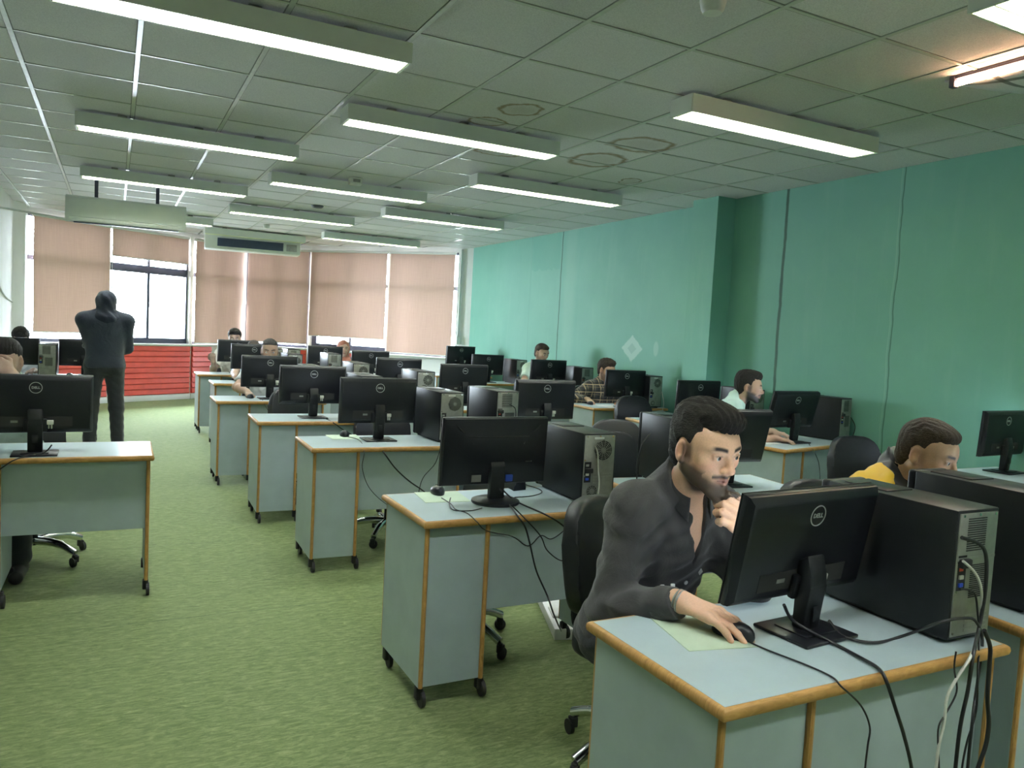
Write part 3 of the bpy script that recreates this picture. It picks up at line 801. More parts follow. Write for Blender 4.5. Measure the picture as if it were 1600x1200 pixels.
monitor(2.83, 4.92, 0, 'black monitor right behind the blue-plugged tower', tilt=3)
monitor(3.04, 6.9, 0, 'black monitor below the farthest wall-side screen')
monitor(2.69, 7.82, 0, 'black monitor half hidden behind a long tower top')
monitor(2.96, 9.75, 0, 'wide far monitor in the inner row under the bright strips')
monitor(2.66, 10.95, 0, 'far monitor under the woman in the red-brown scarf')
monitor(5.12, 2.95, 4, 'black monitor by the green wall at the picture edge', tilt=3)
monitor(4.68, 4.29, 3, 'turned black monitor facing the man in the mint shirt', tilt=14)
monitor(4.86, 5.6, 0, 'black monitor beside the green pilaster', tilt=3, lift=-.02)
monitor(4.84, 6.74, 0, 'black monitor covering half the face of the plaid-shirted man', tilt=3)
monitor(4.79, 8.3, 0, 'black monitor before the man in the pale T-shirt', lift=.02)
monitor(4.76, 10.0, 0, 'monitor by the green wall with no sitter behind, second from the blinds')
monitor(4.96, 11.45, 0, 'farthest monitor standing high against the white pier', lift=.07)
monitor(-.34, 4.47, 1, 'black monitor on the desk across the aisle, cut by the picture edge')
monitor(-.96, 9.75, 0, 'far monitor across the aisle by the white wall')
monitor(-.285, 9.78, 0, 'far monitor partly behind the standing man')

def tower(x, y, rz, where, kind='fan', H=.345):
    k = (kind, H)
    if k not in tower_p: tower_p[k] = make_tower(kind, H)
    return place(tower_p[k], ('t',)+k, (x, y, DT), R(rz), where, 'black computer towers')
tower(1.967, 1.395, 0, 'big black tower nearest the camera with a slotted metal rear', 'slots')
tower(1.905, 3.03, -1, 'black tower with a blue plug on the desk with the round-footed monitor', H=.31)
tower(1.93, 4.8, 3, 'black tower with a round fan vent on the third aisle desk', H=.325)
tower(1.73, 5.86, 0, 'tower on the fourth aisle desk, only its pale top showing')
tower(1.63, 7.3, 0, 'tower on the fifth aisle desk, only its top showing', H=.325)
tower(1.86, 9.3, 0, 'far tower between red slats, on the sixth aisle desk')
tower(1.9, 10.7, 0, 'farthest small tower at the end of the aisle desks')
tower(2.42, 1.44, -1, 'black tower cut by the picture edge, before the man in yellow', 'slots', .35)
tower(2.57, 3.13, -3, 'tall black tower at the shoulder of the dark-shirted man', 'slots')
tower(2.29, 4.72, 3, 'black tower right behind the round-footed monitor', 'slots')
tower(2.45, 6.62, 0, 'tower with a long pale top before a half hidden monitor', 'fan')
tower(2.18, 7.7, 0, 'small tower showing a bright fan vent in the inner row', 'fan')
tower(2.42, 9.7, 0, 'far bluish tower left of the woman in the scarf', 'slots', .35)
tower(2.16, 10.85, 0, 'far tower in the last inner row behind the bluish tower', 'slots')
tower(5.2, 4.5, 12, 'black tower by the green wall beside the turned monitor', 'slots')
tower(5.26, 5.48, -4, 'tower wedged between the pilaster and a monitor', 'fan', .325)
tower(5.17, 6.88, 0, 'black tower beside the plaid-shirted man', 'fan')
tower(5.19, 8.27, 0, 'black tower beside the man in the pale T-shirt', 'slots')
tower(5.17, 9.97, 0, 'tower by the green wall beside the unattended monitor', 'fan')
tower(5.3, 11.4, 0, 'farthest tower by the green wall', 'slots')
tower(-.625, 9.73, 0, 'far tower between two monitors behind the standing man', 'slots')

def chair(x, y, rz, where):
    return place(chair_p, 'chair', (x, y, 0), R(rz), where, 'black office chairs')
chair(1.66, 2.1, 24, 'black office chair carrying the dark-shirted man')
chair(1.45, 3.3, -80, 'empty chair behind the round-footed monitor, only its chrome base showing')
chair(1.72, 5.12, 0, 'empty chair at the third aisle desk with a chrome foot beside the panel')
chair(1.42, 6.5, 20, 'empty chair at the fourth aisle desk, its back edge under the monitor')
chair(1.38, 8.1, 0, 'chair under the staring sitter of the fifth aisle desk')
chair(1.52, 10.0, 0, 'chair under the blue-sleeved sitter of the sixth aisle desk')
chair(1.48, 11.28, 0, 'chair under the curly-haired sitter at the last aisle desk')
chair(2.72, 2.16, -8, 'chair of the man in the yellow jacket')
chair(2.74, 3.72, 0, 'empty chair behind the blue-plugged tower')
chair(3.12, 4.3, -14, 'second empty chair behind the tall tower')
chair(3.0, 11.4, 0, 'chair under the woman in the scarf')
chair(4.43, 3.35, -10, 'empty chair before the turned desk by the green wall')
chair(4.2, 4.92, 50, 'chair under the man in the mint shirt')
chair(4.68, 6.2, -6, 'empty chair in front of the plaid-shirted man')
chair(4.97, 7.52, 0, 'chair under the plaid-shirted man')
chair(5.0, 9.02, 0, 'chair under the man in the pale T-shirt')
chair(-.4, 5.2, 16, 'chair at the desk across the aisle with its chrome star base below the panel')
chair(-.9, 10.4, 0, 'chair by the white wall behind the far monitors')

def mouse(x, y, rz, where, z_=DT):
    return place(mouse_p, 'mouse', (x, y, z_), R(rz), where, 'black computer mice')
mouse(1.392, 1.42, 205, 'black mouse under the hand of the dark-shirted man', DT+.002)
mouse(1.285, 3.155, 170, 'black mouse left on the pale mat by the round-footed monitor', DT+.002)
mouse(1.34, 4.93, 170, 'black mouse on the third aisle desk', DT+.002)
mouse(1.125, 7.42, 175, 'mouse under the hand of the staring sitter')
mouse(1.27, 9.15, 160, 'mouse under the blue-sleeved hand')
mouse(4.58, 7.02, 170, 'mouse under the hand of the plaid-shirted man')
mouse(-.42, 9.6, 160, 'mouse on a paper on the far desk behind the standing man', DT+.002)
def flat(name, cx, cy, w_, d, rz, lab, cat, mat, th=.002, z_=DT):
    t = MB(); t.box(-w_/2, w_/2, -d/2, d/2, 0, th); o = t.build(name, mat, smooth=0); o.location = (cx, cy, z_); o.rotation_euler = (0, 0, R(rz)); return tag(o, lab, cat)
flat('mouse_mat', 1.335, 1.47, .185, .215, -12, 'pale mat under the hand and mouse of the dark-shirted man', 'mat', 'pad')
flat('mouse_mat', 1.28, 3.09, .2, .2, -6, 'pale square mat beside the round monitor foot', 'mat', 'pad')
flat('mouse_mat', 1.33, 4.9, .2, .19, 0, 'pale mat under the mouse of the third aisle desk', 'mat', 'pad')
flat('paper_sheet', -.44, 9.62, .21, .15, 8, 'white paper under the mouse behind the standing man', 'paper', 'paper')
flat('paper_sheet', 4.7, 6.86, .21, .29, 5, 'white paper on the desk of the plaid-shirted man', 'paper', 'paper')
flat('paper_sheet', 4.42, 4.3, .2, .15, 15, 'white paper beside the turned monitor', 'paper', 'paper')
# small scrap lying on the carpet and a floor trunking
t = thing('floor_trunking', 'white raised cable trunking on the carpet under the second aisle desks', 'trunking', (2.09, 3.45, 0), R(-20))
b = MB(); b.box(-.05, .05, -.34, .34, 0, .055, .004); b.build('duct', 'paper', t)
b = MB(); b.box(-.035, .035, -.2, -.06, .055, .068, .004); b.build('socket', 'detector', t)
# ------------------------------------------------------------------ organic shapes: smooth unions of tapered capsules meshed with surface nets
def nrm(v): v = np.asarray(v, float); return v/max(np.linalg.norm(v), 1e-9)
class SDF:
    def __init__(s): s.ops = []
    def cone(s, a, b, ra, rb=None, k=.02, op='add'):
        s.ops.append(('cone', op, k, (np.asarray(a, float), np.asarray(b, float), ra, ra if rb is None else rb))); return s
    def ell(s, c, r, k=.02, R=None, op='add'):
        r = np.asarray(r if hasattr(r, '__len__') else (r, r, r), float)
        s.ops.append(('ell', op, k, (np.asarray(c, float), r, np.eye(3) if R is None else np.asarray(R, float)))); return s
    def chain(s, pts, rs, k=.02):
        for i in range(len(pts)-1): s.cone(pts[i], pts[i+1], rs[i], rs[i+1], k)
        return s
    def bounds(s):
        lo = np.full(3, 1e9); hi = -lo
        for t, op, k, p in s.ops:
            if op != 'add': continue
            if t == 'cone':
                a, b, ra, rb = p; l = np.minimum(a-ra, b-rb); h = np.maximum(a+ra, b+rb)
            else:
                c, r, R = p; e = np.sqrt(((R*r)**2).sum(1)); l = c-e; h = c+e
            lo = np.minimum(lo, l); hi = np.maximum(hi, h)
        return lo, hi
    def mesh(s, h, post=None, pad=.03):
        lo, hi = s.bounds(); lo = lo-pad; hi = hi+pad
        n = np.ceil((hi-lo)/h).astype(int)+1
        D = np.full(n, .1, np.float32)
        ax = [(lo[i]+h*np.arange(n[i])).astype(np.float32) for i in range(3)]
        for t, op, k, p in s.ops:
            if t == 'cone':
                a, b, ra, rb = p; l = np.minimum(a-ra, b-rb); u = np.maximum(a+ra, b+rb)
            else:
                c, r, R = p; e = np.sqrt(((R*r)**2).sum(1)); l = c-e; u = c+e
            m = k+3*h if op == 'add' else k+2*h
            i0 = np.clip(np.floor((l-m-lo)/h).astype(int), 0, n); i1 = np.clip(np.ceil((u+m-lo)/h).astype(int)+1, 0, n)
            if np.any(i1 <= i0): continue
            X = ax[0][i0[0]:i1[0], None, None]; Y = ax[1][None, i0[1]:i1[1], None]; Z = ax[2][None, None, i0[2]:i1[2]]
            if t == 'cone':
                d = b-a; L2 = max(float(d@d), 1e-9)
                tt = np.clip(((X-a[0])*d[0]+(Y-a[1])*d[1]+(Z-a[2])*d[2])/L2, 0, 1)
                q = np.sqrt((X-a[0]-tt*d[0])**2+(Y-a[1]-tt*d[1])**2+(Z-a[2]-tt*d[2])**2)-(ra+(rb-ra)*tt)
            else:
                x = X-c[0]; y = Y-c[1]; z_ = Z-c[2]
                u_ = (x*R[0, 0]+y*R[1, 0]+z_*R[2, 0]); v_ = (x*R[0, 1]+y*R[1, 1]+z_*R[2, 1]); w_ = (x*R[0, 2]+y*R[1, 2]+z_*R[2, 2])
                k0 = np.sqrt((u_/r[0])**2+(v_/r[1])**2+(w_/r[2])**2); k1 = np.sqrt((u_/r[0]**2)**2+(v_/r[1]**2)**2+(w_/r[2]**2)**2)
                q = k0*(k0-1)/np.maximum(k1, 1e-6)
            q = q.astype(np.float32)
            S_ = D[i0[0]:i1[0], i0[1]:i1[1], i0[2]:i1[2]]
            if op == 'add':
                hh = np.maximum(k-np.abs(S_-q), 0)/max(k, 1e-6); S_[...] = np.minimum(S_, q)-hh*hh*k*.25
            else:
                q = -q; hh = np.maximum(k-np.abs(S_-q), 0)/max(k, 1e-6); S_[...] = np.maximum(S_, q)+hh*hh*k*.25
        if post is not None: D = post(ax[0][:, None, None], ax[1][None, :, None], ax[2][None, None, :], D).astype(np.float32)
        for i in range(3):
            sl = [slice(None)]*3; sl[i] = 0; D[tuple(sl)] = .1; sl[i] = -1; D[tuple(sl)] = .1
        return surface_nets(D, lo, h)
def surface_nets(D, lo, h):
    S_ = D < 0; n = np.array(D.shape)
    cnt = np.zeros(n-1, np.uint8)
    for dx in (0, 1):
        for dy in (0, 1):
            for dz in (0, 1): cnt += S_[dx:n[0]-1+dx, dy:n[1]-1+dy, dz:n[2]-1+dz]
    cells = np.argwhere((cnt > 0) & (cnt < 8)); idx = np.full(n-1, -1, np.int32); idx[tuple(cells.T)] = np.arange(len(cells))
    acc = np.zeros((len(cells), 3)); w_ = np.zeros(len(cells))
    cr = [(a, b, c) for a in (0, 1) for b in (0, 1) for c in (0, 1)]
    vals = {c: D[cells[:, 0]+c[0], cells[:, 1]+c[1], cells[:, 2]+c[2]] for c in cr}
    for c in cr:
        for a in range(3):
            if c[a] == 0:
                e = list(c); e[a] = 1; e = tuple(e); v0, v1 = vals[c], vals[e]
                m = (v0 < 0) != (v1 < 0); t = np.where(m, v0/np.where(m, v0-v1, 1), 0)
                p = np.array(c, float)[None, :].repeat(len(cells), 0); p[:, a] += t
                acc += p*m[:, None]; w_ += m
    V = lo+h*(cells+acc/w_[:, None])
    F = []
    for a in range(3):
        b, c = (a+1) % 3, (a+2) % 3
        s0 = [slice(1, -1)]*3; s0[a] = slice(0, -1); s1 = list(s0); s1[a] = slice(1, None)
        A, B = S_[tuple(s0)], S_[tuple(s1)]
        for m, flip in ((A & ~B, False), (~A & B, True)):
            q = np.argwhere(m); q = q+1; q[:, a] -= 1
            def at(db, dc):
                r = q.copy(); r[:, b] -= db; r[:, c] -= dc
                return idx[r[:, 0], r[:, 1], r[:, 2]]
            f = np.stack([at(0, 0), at(1, 0), at(1, 1), at(0, 1)], 1)
            F.append(f[:, ::-1] if flip else f)
    return V, np.concatenate(F)
def mesh_obj(name, V, F, mat, parent=None, color=None):
    me = bpy.data.meshes.new(name); me.vertices.add(len(V)); me.vertices.foreach_set('co', V.astype(np.float32).ravel())
    me.loops.add(F.size); me.loops.foreach_set('vertex_index', F.astype(np.int32).ravel())
    me.polygons.add(len(F)); me.polygons.foreach_set('loop_start', np.arange(0, F.size, 4, dtype=np.int32))
    me.update(calc_edges=True); me.validate()
    me.shade_smooth()
    if color is not None:
        at = me.color_attributes.new('Col', 'FLOAT_COLOR', 'POINT')
        at.data.foreach_set('color', np.concatenate([color, np.ones((len(V), 1))], 1).astype(np.float32).ravel())
    me.materials.append(M[mat] if isinstance(mat, str) else mat)
    o = bpy.data.objects.new(name, me); COL.objects.link(o)
    if parent is not None: o.parent = parent
    return o
# ---- skin, hair, cloth
def skin_mat():
    m, nt = new_mat('skin'); g = G(nt); v = g.coord()
    a = g.n('VertexColor'); a.layer_name = 'Col'
    n = g.noise(v, 220, 3)
    c = g.mix(1.0, a.outputs[0], g.maprange(n, .3, .7, .93, 1.06), 'MULTIPLY')
    bs = g.bsdf(c, .5, 0, g.bump(n, .12, .001), spec=.4)
    bs.inputs['Subsurface Weight'].default_value = .08; bs.inputs['Subsurface Radius'].default_value = (.012, .005, .003)
    return m
M['skin'] = skin_mat()
def hair_mat(name, col):
    m, nt = new_mat(name); g = G(nt); v = g.coord()
    n = g.noise(g.mapping(v, (1, .35, 1)), 260, 4, .7)
    c = g.mix(1.0, col, g.maprange(n, .3, .7, .35, 1.9), 'MULTIPLY')
    g.bsdf(c, .6, 0, g.bump(n, 1.0, .004), spec=.2); return m
M['hair_black'] = hair_mat('black_hair', (.012, .010, .009)); M['hair_brown'] = hair_mat('brown_hair', (.03, .02, .014))
M['eye_white'] = simple('eye_white', (.62, .6, .57), .25); M['iris'] = simple('dark_iris', (.02, .012, .008), .2)
def cloth(name, col, rough=.85, sc=700, wr=.5):
    m, nt = new_mat(name); g = G(nt); v = g.coord()
    n = g.noise(v, sc, 2, .6); f = g.noise(v, 9, 4, .6, .8)
    c = g.mix(1.0, col, g.maprange(g.math('ADD', n, f), .6, 1.4, .85, 1.15), 'MULTIPLY')
    b2 = g.math('ADD', g.math('MULTIPLY', f, 6), n)
    g.bsdf(c, rough, 0, g.bump(b2, wr, .003), spec=.25, sheen=.25); return m
M['shirt_charcoal'] = cloth('charcoal_shirt_cotton', (.035, .034, .034)); M['trousers_dark'] = cloth('dark_trouser_cloth', (.018, .02, .026))
M['mint'] = cloth('mint_shirt_cotton', (.5, .68, .6)); M['pale_tee'] = cloth('pale_green_tee', (.5, .62, .5)); M['grey_shirt'] = cloth('pale_grey_shirt', (.5, .52, .5))
M['blue_shirt'] = cloth('light_blue_shirt', (.36, .52, .62)); M['navy'] = cloth('navy_jacket_cloth', (.022, .028, .05), .7); M['cream'] = cloth('cream_shirt', (.55, .52, .42))
M['scarf'] = cloth('red_brown_scarf', (.33, .12, .075)); M['purple_top'] = cloth('plum_top', (.12, .04, .08)); M['shoe'] = simple('black_shoe', (.012, .012, .012), .45)
def plaid():
    m, nt = new_mat('dark_plaid_flannel'); g = G(nt); s = g.sep(g.coord())
    c = (.025, .027, .026)
    for k, (ax_, per) in enumerate(((0, .085), (2, .085))):
        f = g.math('FRACT', g.math('DIVIDE', g.math('ADD', s[ax_], 5.0), per))
        c = g.mix(g.math('MULTIPLY', g.math('LESS_THAN', f, .3), .6), c, (.004, .005, .006))
        c = g.mix(g.math('MULTIPLY', g.math('GREATER_THAN', f, .88), .75), c, (.36, .27, .16))
        f2 = g.math('ABSOLUTE', g.math('SUBTRACT', f, .62)); c = g.mix(g.math('MULTIPLY', g.math('LESS_THAN', f2, .03), .5), c, (.3, .22, .12))
    g.bsdf(c, .9, sheen=.2); return m
M['plaid'] = plaid()
def two_tone():
    m, nt = new_mat('yellow_and_black_jacket'); g = G(nt); v = g.coord(); s = g.sep(v)
    n = g.noise(v, 12, 3, .6); w_ = g.math('MULTIPLY', g.math('SUBTRACT', n, .5), .05)
    d = g.math('ADD', g.math('ADD', g.math('ABSOLUTE', s[0]), w_), g.math('MULTIPLY', g.math('SUBTRACT', s[2], .95), .35))
    f = g.math('GREATER_THAN', d, .15)
    c = g.mix(f, (.014, .015, .017), (.86, .5, .015))
    g.bsdf(c, .55, 0, g.bump(g.noise(v, 30, 4), .4, .004), sheen=.2); return m
M['yellow_jacket'] = two_tone()

def rotm(axis, deg):
    a = nrm(axis); t = math.radians(deg); c, s_ = math.cos(t), math.sin(t); x, y, z_ = a
    return np.array([[c+x*x*(1-c), x*y*(1-c)-z_*s_, x*z_*(1-c)+y*s_], [y*x*(1-c)+z_*s_, c+y*y*(1-c), y*z_*(1-c)-x*s_], [z_*x*(1-c)-y*s_, z_*y*(1-c)+x*s_, c+z_*z_*(1-c)]])
def ik(a, c, l1, l2, hint):
    """elbow between a and c"""
    d = c-a; L = min(np.linalg.norm(d), (l1+l2)*.995); u = nrm(d)
    x = (l1*l1-l2*l2+L*L)/(2*L); hgt = math.sqrt(max(l1*l1-x*x, 0)); p = np.asarray(hint, float); p = nrm(p-u*(p@u))
    return a+u*x+p*hgt, a+u*L
def hand(S_, w_, f, up, side, curl, spread=1.0, sc=1.0, thumb=.5, lists=None):
    """w_ wrist, f finger direction, up back-of-hand normal; side +1: thumb on the +x side of (f, up)"""
    f = nrm(f); up = nrm(up-f*(up@f)); r = np.cross(f, up)*side        # r: towards the thumb
    pc = w_+f*.045*sc
    for u in (-1, -.33, .33, 1):
        S_.cone(w_+r*.016*u*sc+f*.012*sc, w_+f*.085*sc+r*.029*u*sc-up*.002, .0135*sc, .0115*sc, .012*sc)
    S_.cone(w_-f*.02*sc, w_+f*.02*sc, .023*sc, .021*sc, .015*sc)
    S_.cone(w_+f*.03*sc+r*.018*sc-up*.006, w_+f*.06*sc+r*.03*sc-up*.008, .016*sc, .013*sc, .012*sc)
    L_ = [(.040, .026, .020), (.044, .029, .021), (.041, .027, .021), (.032, .021, .018)]
    for i in range(4):
        u = (.9, .3, -.3, -.9)[i]; cu = curl[i] if hasattr(curl, '__len__') else curl
        base = w_+f*(.086-.006*abs(u-.3))*sc+r*.029*u*sc
        d = nrm(f+r*(.12*u*spread)); p = base; a = 0
        pts = [p]
        for j, (seg, bend) in enumerate(zip(L_[i], (.55, .95, .6))):
            a += bend*cu
            dd = d*math.cos(a)-up*math.sin(a); p = p+dd*seg*sc; pts.append(p)
        S_.chain(pts, [.0098*sc, .009*sc, .0082*sc, .0068*sc], .004*sc)
        S_.ell(base+up*.003, (.0102*sc,)*3, .006*sc)
    t0 = w_+f*.028*sc+r*.026*sc-up*.01*sc
    t1 = t0+nrm(f*.75+r*.75-up*.3*(1+thumb))*.042*sc; t2 = t1+nrm(f*1.0+r*(.25-thumb*.6)-up*.35*thumb)*.032*sc; t3 = t2+nrm(f*1.0-r*thumb*.7-up*.4*thumb)*.024*sc
    S_.chain([t0, t1, t2, t3], [.0145*sc, .0115*sc, .0105*sc, .008*sc], .006*sc)
def face_prims(S_, P, slim=1.0):
    """head around its centre; x to the sitter's right, y forward, z up"""
    def e(c, r, k=.015, op='add', rx=0): S_.ell(P(c), r, k, P.R @ rotm((1, 0, 0), rx) if rx else P.R, op)
    def c(a, b, ra, rb, k=.015, op='add'): S_.cone(P(a), P(b), ra, rb, k, op)
    e((0, -.018, .038), (.075, .094, .083)); e((0, .03, -.012), (.064, .062, .085), .03)
    e((0, .045, .035), (.062, .045, .045), .03)
    for s_ in (-1, 1):
        c((s_*.056, -.005, -.045), (s_*.022, .066, -.096), .017, .014, .03)
        e((s_*.046, .058, -.016), (.02, .018, .017), .025)
    e((0, .066, -.052), (.033, .022, .038), .02)
    e((0, .077, -.1), (.02, .016, .015), .022)
    for s_ in (-1, 1):
        e((s_*.0315, .098, .007), (.017, .013, .0105), .012, 'sub')
        c((s_*.013, .0895, .0265), (s_*.048, .0755, .0275), .0068, .006, .012)
        e((s_*.0315, .0795, .006), (.0135, .0125, .0125), .003)
        c((s_*.019, .0895, .0115), (s_*.045, .0845, .0085), .0044, .0042, .003)
        c((s_*.02, .0885, .0005), (s_*.043, .0835, .001), .0036, .0036, .004)
    c((0, .0885, .022), (0, .109, -.023), .0075, .0098, .01)
    e((0, .109, -.027), (.0115, .0115, .0105), .008)
    for s_ in (-1, 1): e((s_*.0125, .0985, -.031), (.0085, .0105, .0085), .007)
    c((0, .0945, -.045), (0, .096, -.05), .007, .006, .01)
    for s_ in (-1, 1):
        c((s_*.002, .0955, -.0545), (s_*.0225, .085, -.0555), .0056, .0028, .004)
        c((0, .0935, -.0665), (s_*.02, .0845, -.0605), .0068, .0032, .004)
    c((-.024, .094, -.0605), (.024, .094, -.0605), .0016, .0016, .003, 'sub')
    for s_ in (-1, 1):
        e((s_*.0775, -.012, -.004), (.0075, .019, .031), .006); e((s_*.083, -.006, -.001), (.006, .011, .019), .005, 'sub'); e((s_*.0785, -.004, -.027), (.0065, .009, .011), .005)
class HeadFrame:
    def __init__(s, c, R, sc=1.0): s.c = np.asarray(c, float); s.R = R; s.sc = sc
    def __call__(s, p): return s.c+s.R @ (np.asarray(p, float)*s.sc)
def face_color(V, P, skin, beard=0.0, brow=1.0, hair=(.012, .01, .009)):
    L = (V-P.c) @ P.R; x, y, z_ = np.abs(L[:, 0]), L[:, 1], L[:, 2]
    C = np.tile(np.asarray(skin, float), (len(V), 1)); near = (np.linalg.norm(L, axis=1) < .16)
    def blend(m, col):
        m = np.clip(m, 0, 1)*near; C[:] = C*(1-m[:, None])+np.asarray(col)*m[:, None]
    sm = lambda v, a, b: np.clip((v-a)/(b-a), 0, 1)
    red = np.asarray(skin)*np.array([1.08, .8, .74])
    blend(.5*np.exp(-((x-.048)/.018)**2-((z_+.02)/.018)**2)*(y > .03), red); blend(.45*np.exp(-(x/.014)**2-((z_+.03)/.014)**2)*(y > .09), red)
    blend(.55*(np.exp(-((x-.082)/.01)**2-((z_)/.03)**2)*(y < .02)), red)
    if beard:
        edge = -.012-.3*np.clip(y-.0, 0, .1)-.012*(x < .05)
        low = sm(edge-z_, 0, .02)*sm(z_, -.14, -.118)*sm(y, -.02, .0)
        low = low*(1-np.exp(-(x/.026)**2-((z_+.0605)/.011)**2)*(y > .07))
        cheek = 1-np.exp(-((x-.03)/.02)**2-((z_+.03)/.026)**2)
        chops = sm(y, -.012, .0)*sm(-y, -.032, -.018)*sm(.045-z_, 0, .03)*sm(x, .05, .062)
        mst = np.exp(-((z_+.0475+.2*np.clip(x-.012, 0, .1))/.0068)**2)*(x < .034)*(y > .065)
        blend(beard*np.maximum(np.maximum(low*cheek, chops*.8), mst), np.asarray(hair)*1.3+.004)
    lip = np.exp(-((z_+.0605)/.0085)**4)*np.exp(-(x/.021)**4)*(y > .078)
    blend(.75*lip, (.30, .10, .085)); blend(.75*np.exp(-((z_+.0605)/.0015)**2)*(x < .022)*(y > .078), (.05, .015, .012))
    bz = .0265+.004*np.sin((x-.012)*60); bw = brow*np.exp(-((z_-bz)/.0058)**4)*sm(x, .009, .014)*sm(.056-x, 0, .012)*(y > .055)
    blend(bw, hair)
    blend(.8*np.exp(-((z_-.0095)/.0022)**2)*np.exp(-((x-.0315)/.0135)**4)*(y > .07), (.02, .012, .01))
    return C
def hair_mesh(P, style, h, mat, parent):
    S_ = SDF()
    def e(c, r, k=.015, op='add'): S_.ell(P(c), r, k, P.R, op)
    if style == 'quiff':
        e((0, -.024, .046), (.0815, .094, .086)); e((0, .02, .108), (.062, .062, .034), .03); e((-.012, .062, .094), (.052, .03, .03), .025); e((0, -.04, .095), (.066, .06, .04), .03)
        top, side, cutz = .042, .0, .0
    elif style == 'short':
        e((0, -.024, .044), (.079, .0925, .083)); e((0, .01, .093), (.064, .07, .034), .03); e((0, .05, .088), (.052, .03, .02), .02)
    elif style == 'curly':
        e((0, -.024, .05), (.09, .1, .09)); e((0, .03, .1), (.07, .06, .04), .03)
    else:
        e((0, -.022, .042), (.0775, .0935, .081)); e((0, .035, .075), (.056, .04, .026), .02)
    e((0, -.062, -.022), (.058, .046, .062), .03)
    def post(X, Y, Z, D):
        d = [X-P.c[0], Y-P.c[1], Z-P.c[2]]
        lx = np.abs(d[0]*P.R[0, 0]+d[1]*P.R[1, 0]+d[2]*P.R[2, 0]); ly = d[0]*P.R[0, 1]+d[1]*P.R[1, 1]+d[2]*P.R[2, 1]; lz = d[0]*P.R[0, 2]+d[1]*P.R[1, 2]+d[2]*P.R[2, 2]
        amp = {'quiff': .0028, 'curly': .006}.get(style, .0016)
        sx = d[0]*P.R[0, 0]+d[1]*P.R[1, 0]+d[2]*P.R[2, 0]
        if style == 'curly': nz = np.sin(sx*210+np.sin(ly*130)*1.4)*np.sin(ly*190+lz*60)*np.sin(lz*200+1)
        else: nz = np.sin(sx*330+ly*60+np.sin(lz*90+ly*70)*1.3)*.7+np.sin(sx*620+lz*140+ly*40)*.4
        D = D+amp*nz
        # hairline: keep what lies above a line that drops in front of the ear and behind it
        line = np.where(ly > .045, .058+.22*np.clip(ly-.06, 0, .1)-.14*np.clip(lx-.035, 0, .04), np.where(ly > .012, -.012+1.9*(ly-.012), np.where(ly > -.03, -.014, -.072)))
        ear = np.sqrt(((ly+.01)/.026)**2+((lz+.002)/.036)**2)-1
        D = np.maximum(D, (line-lz)*.7)
        D = np.where(lx > .058, np.maximum(D, -ear*.03), D)
        return np.maximum(D, -(np.sqrt((lx/.07)**2+((ly+.016)/.086)**2+((lz-.034)/.076)**2)-1)*.07)
    V, F = S_.mesh(h, post)
    return mesh_obj('hair', V, F, mat, parent)
def collar_cut(X, Y, Z, D, c, n): return np.maximum(D, (X-c[0])*n[0]+(Y-c[1])*n[1]+(Z-c[2])*n[2])

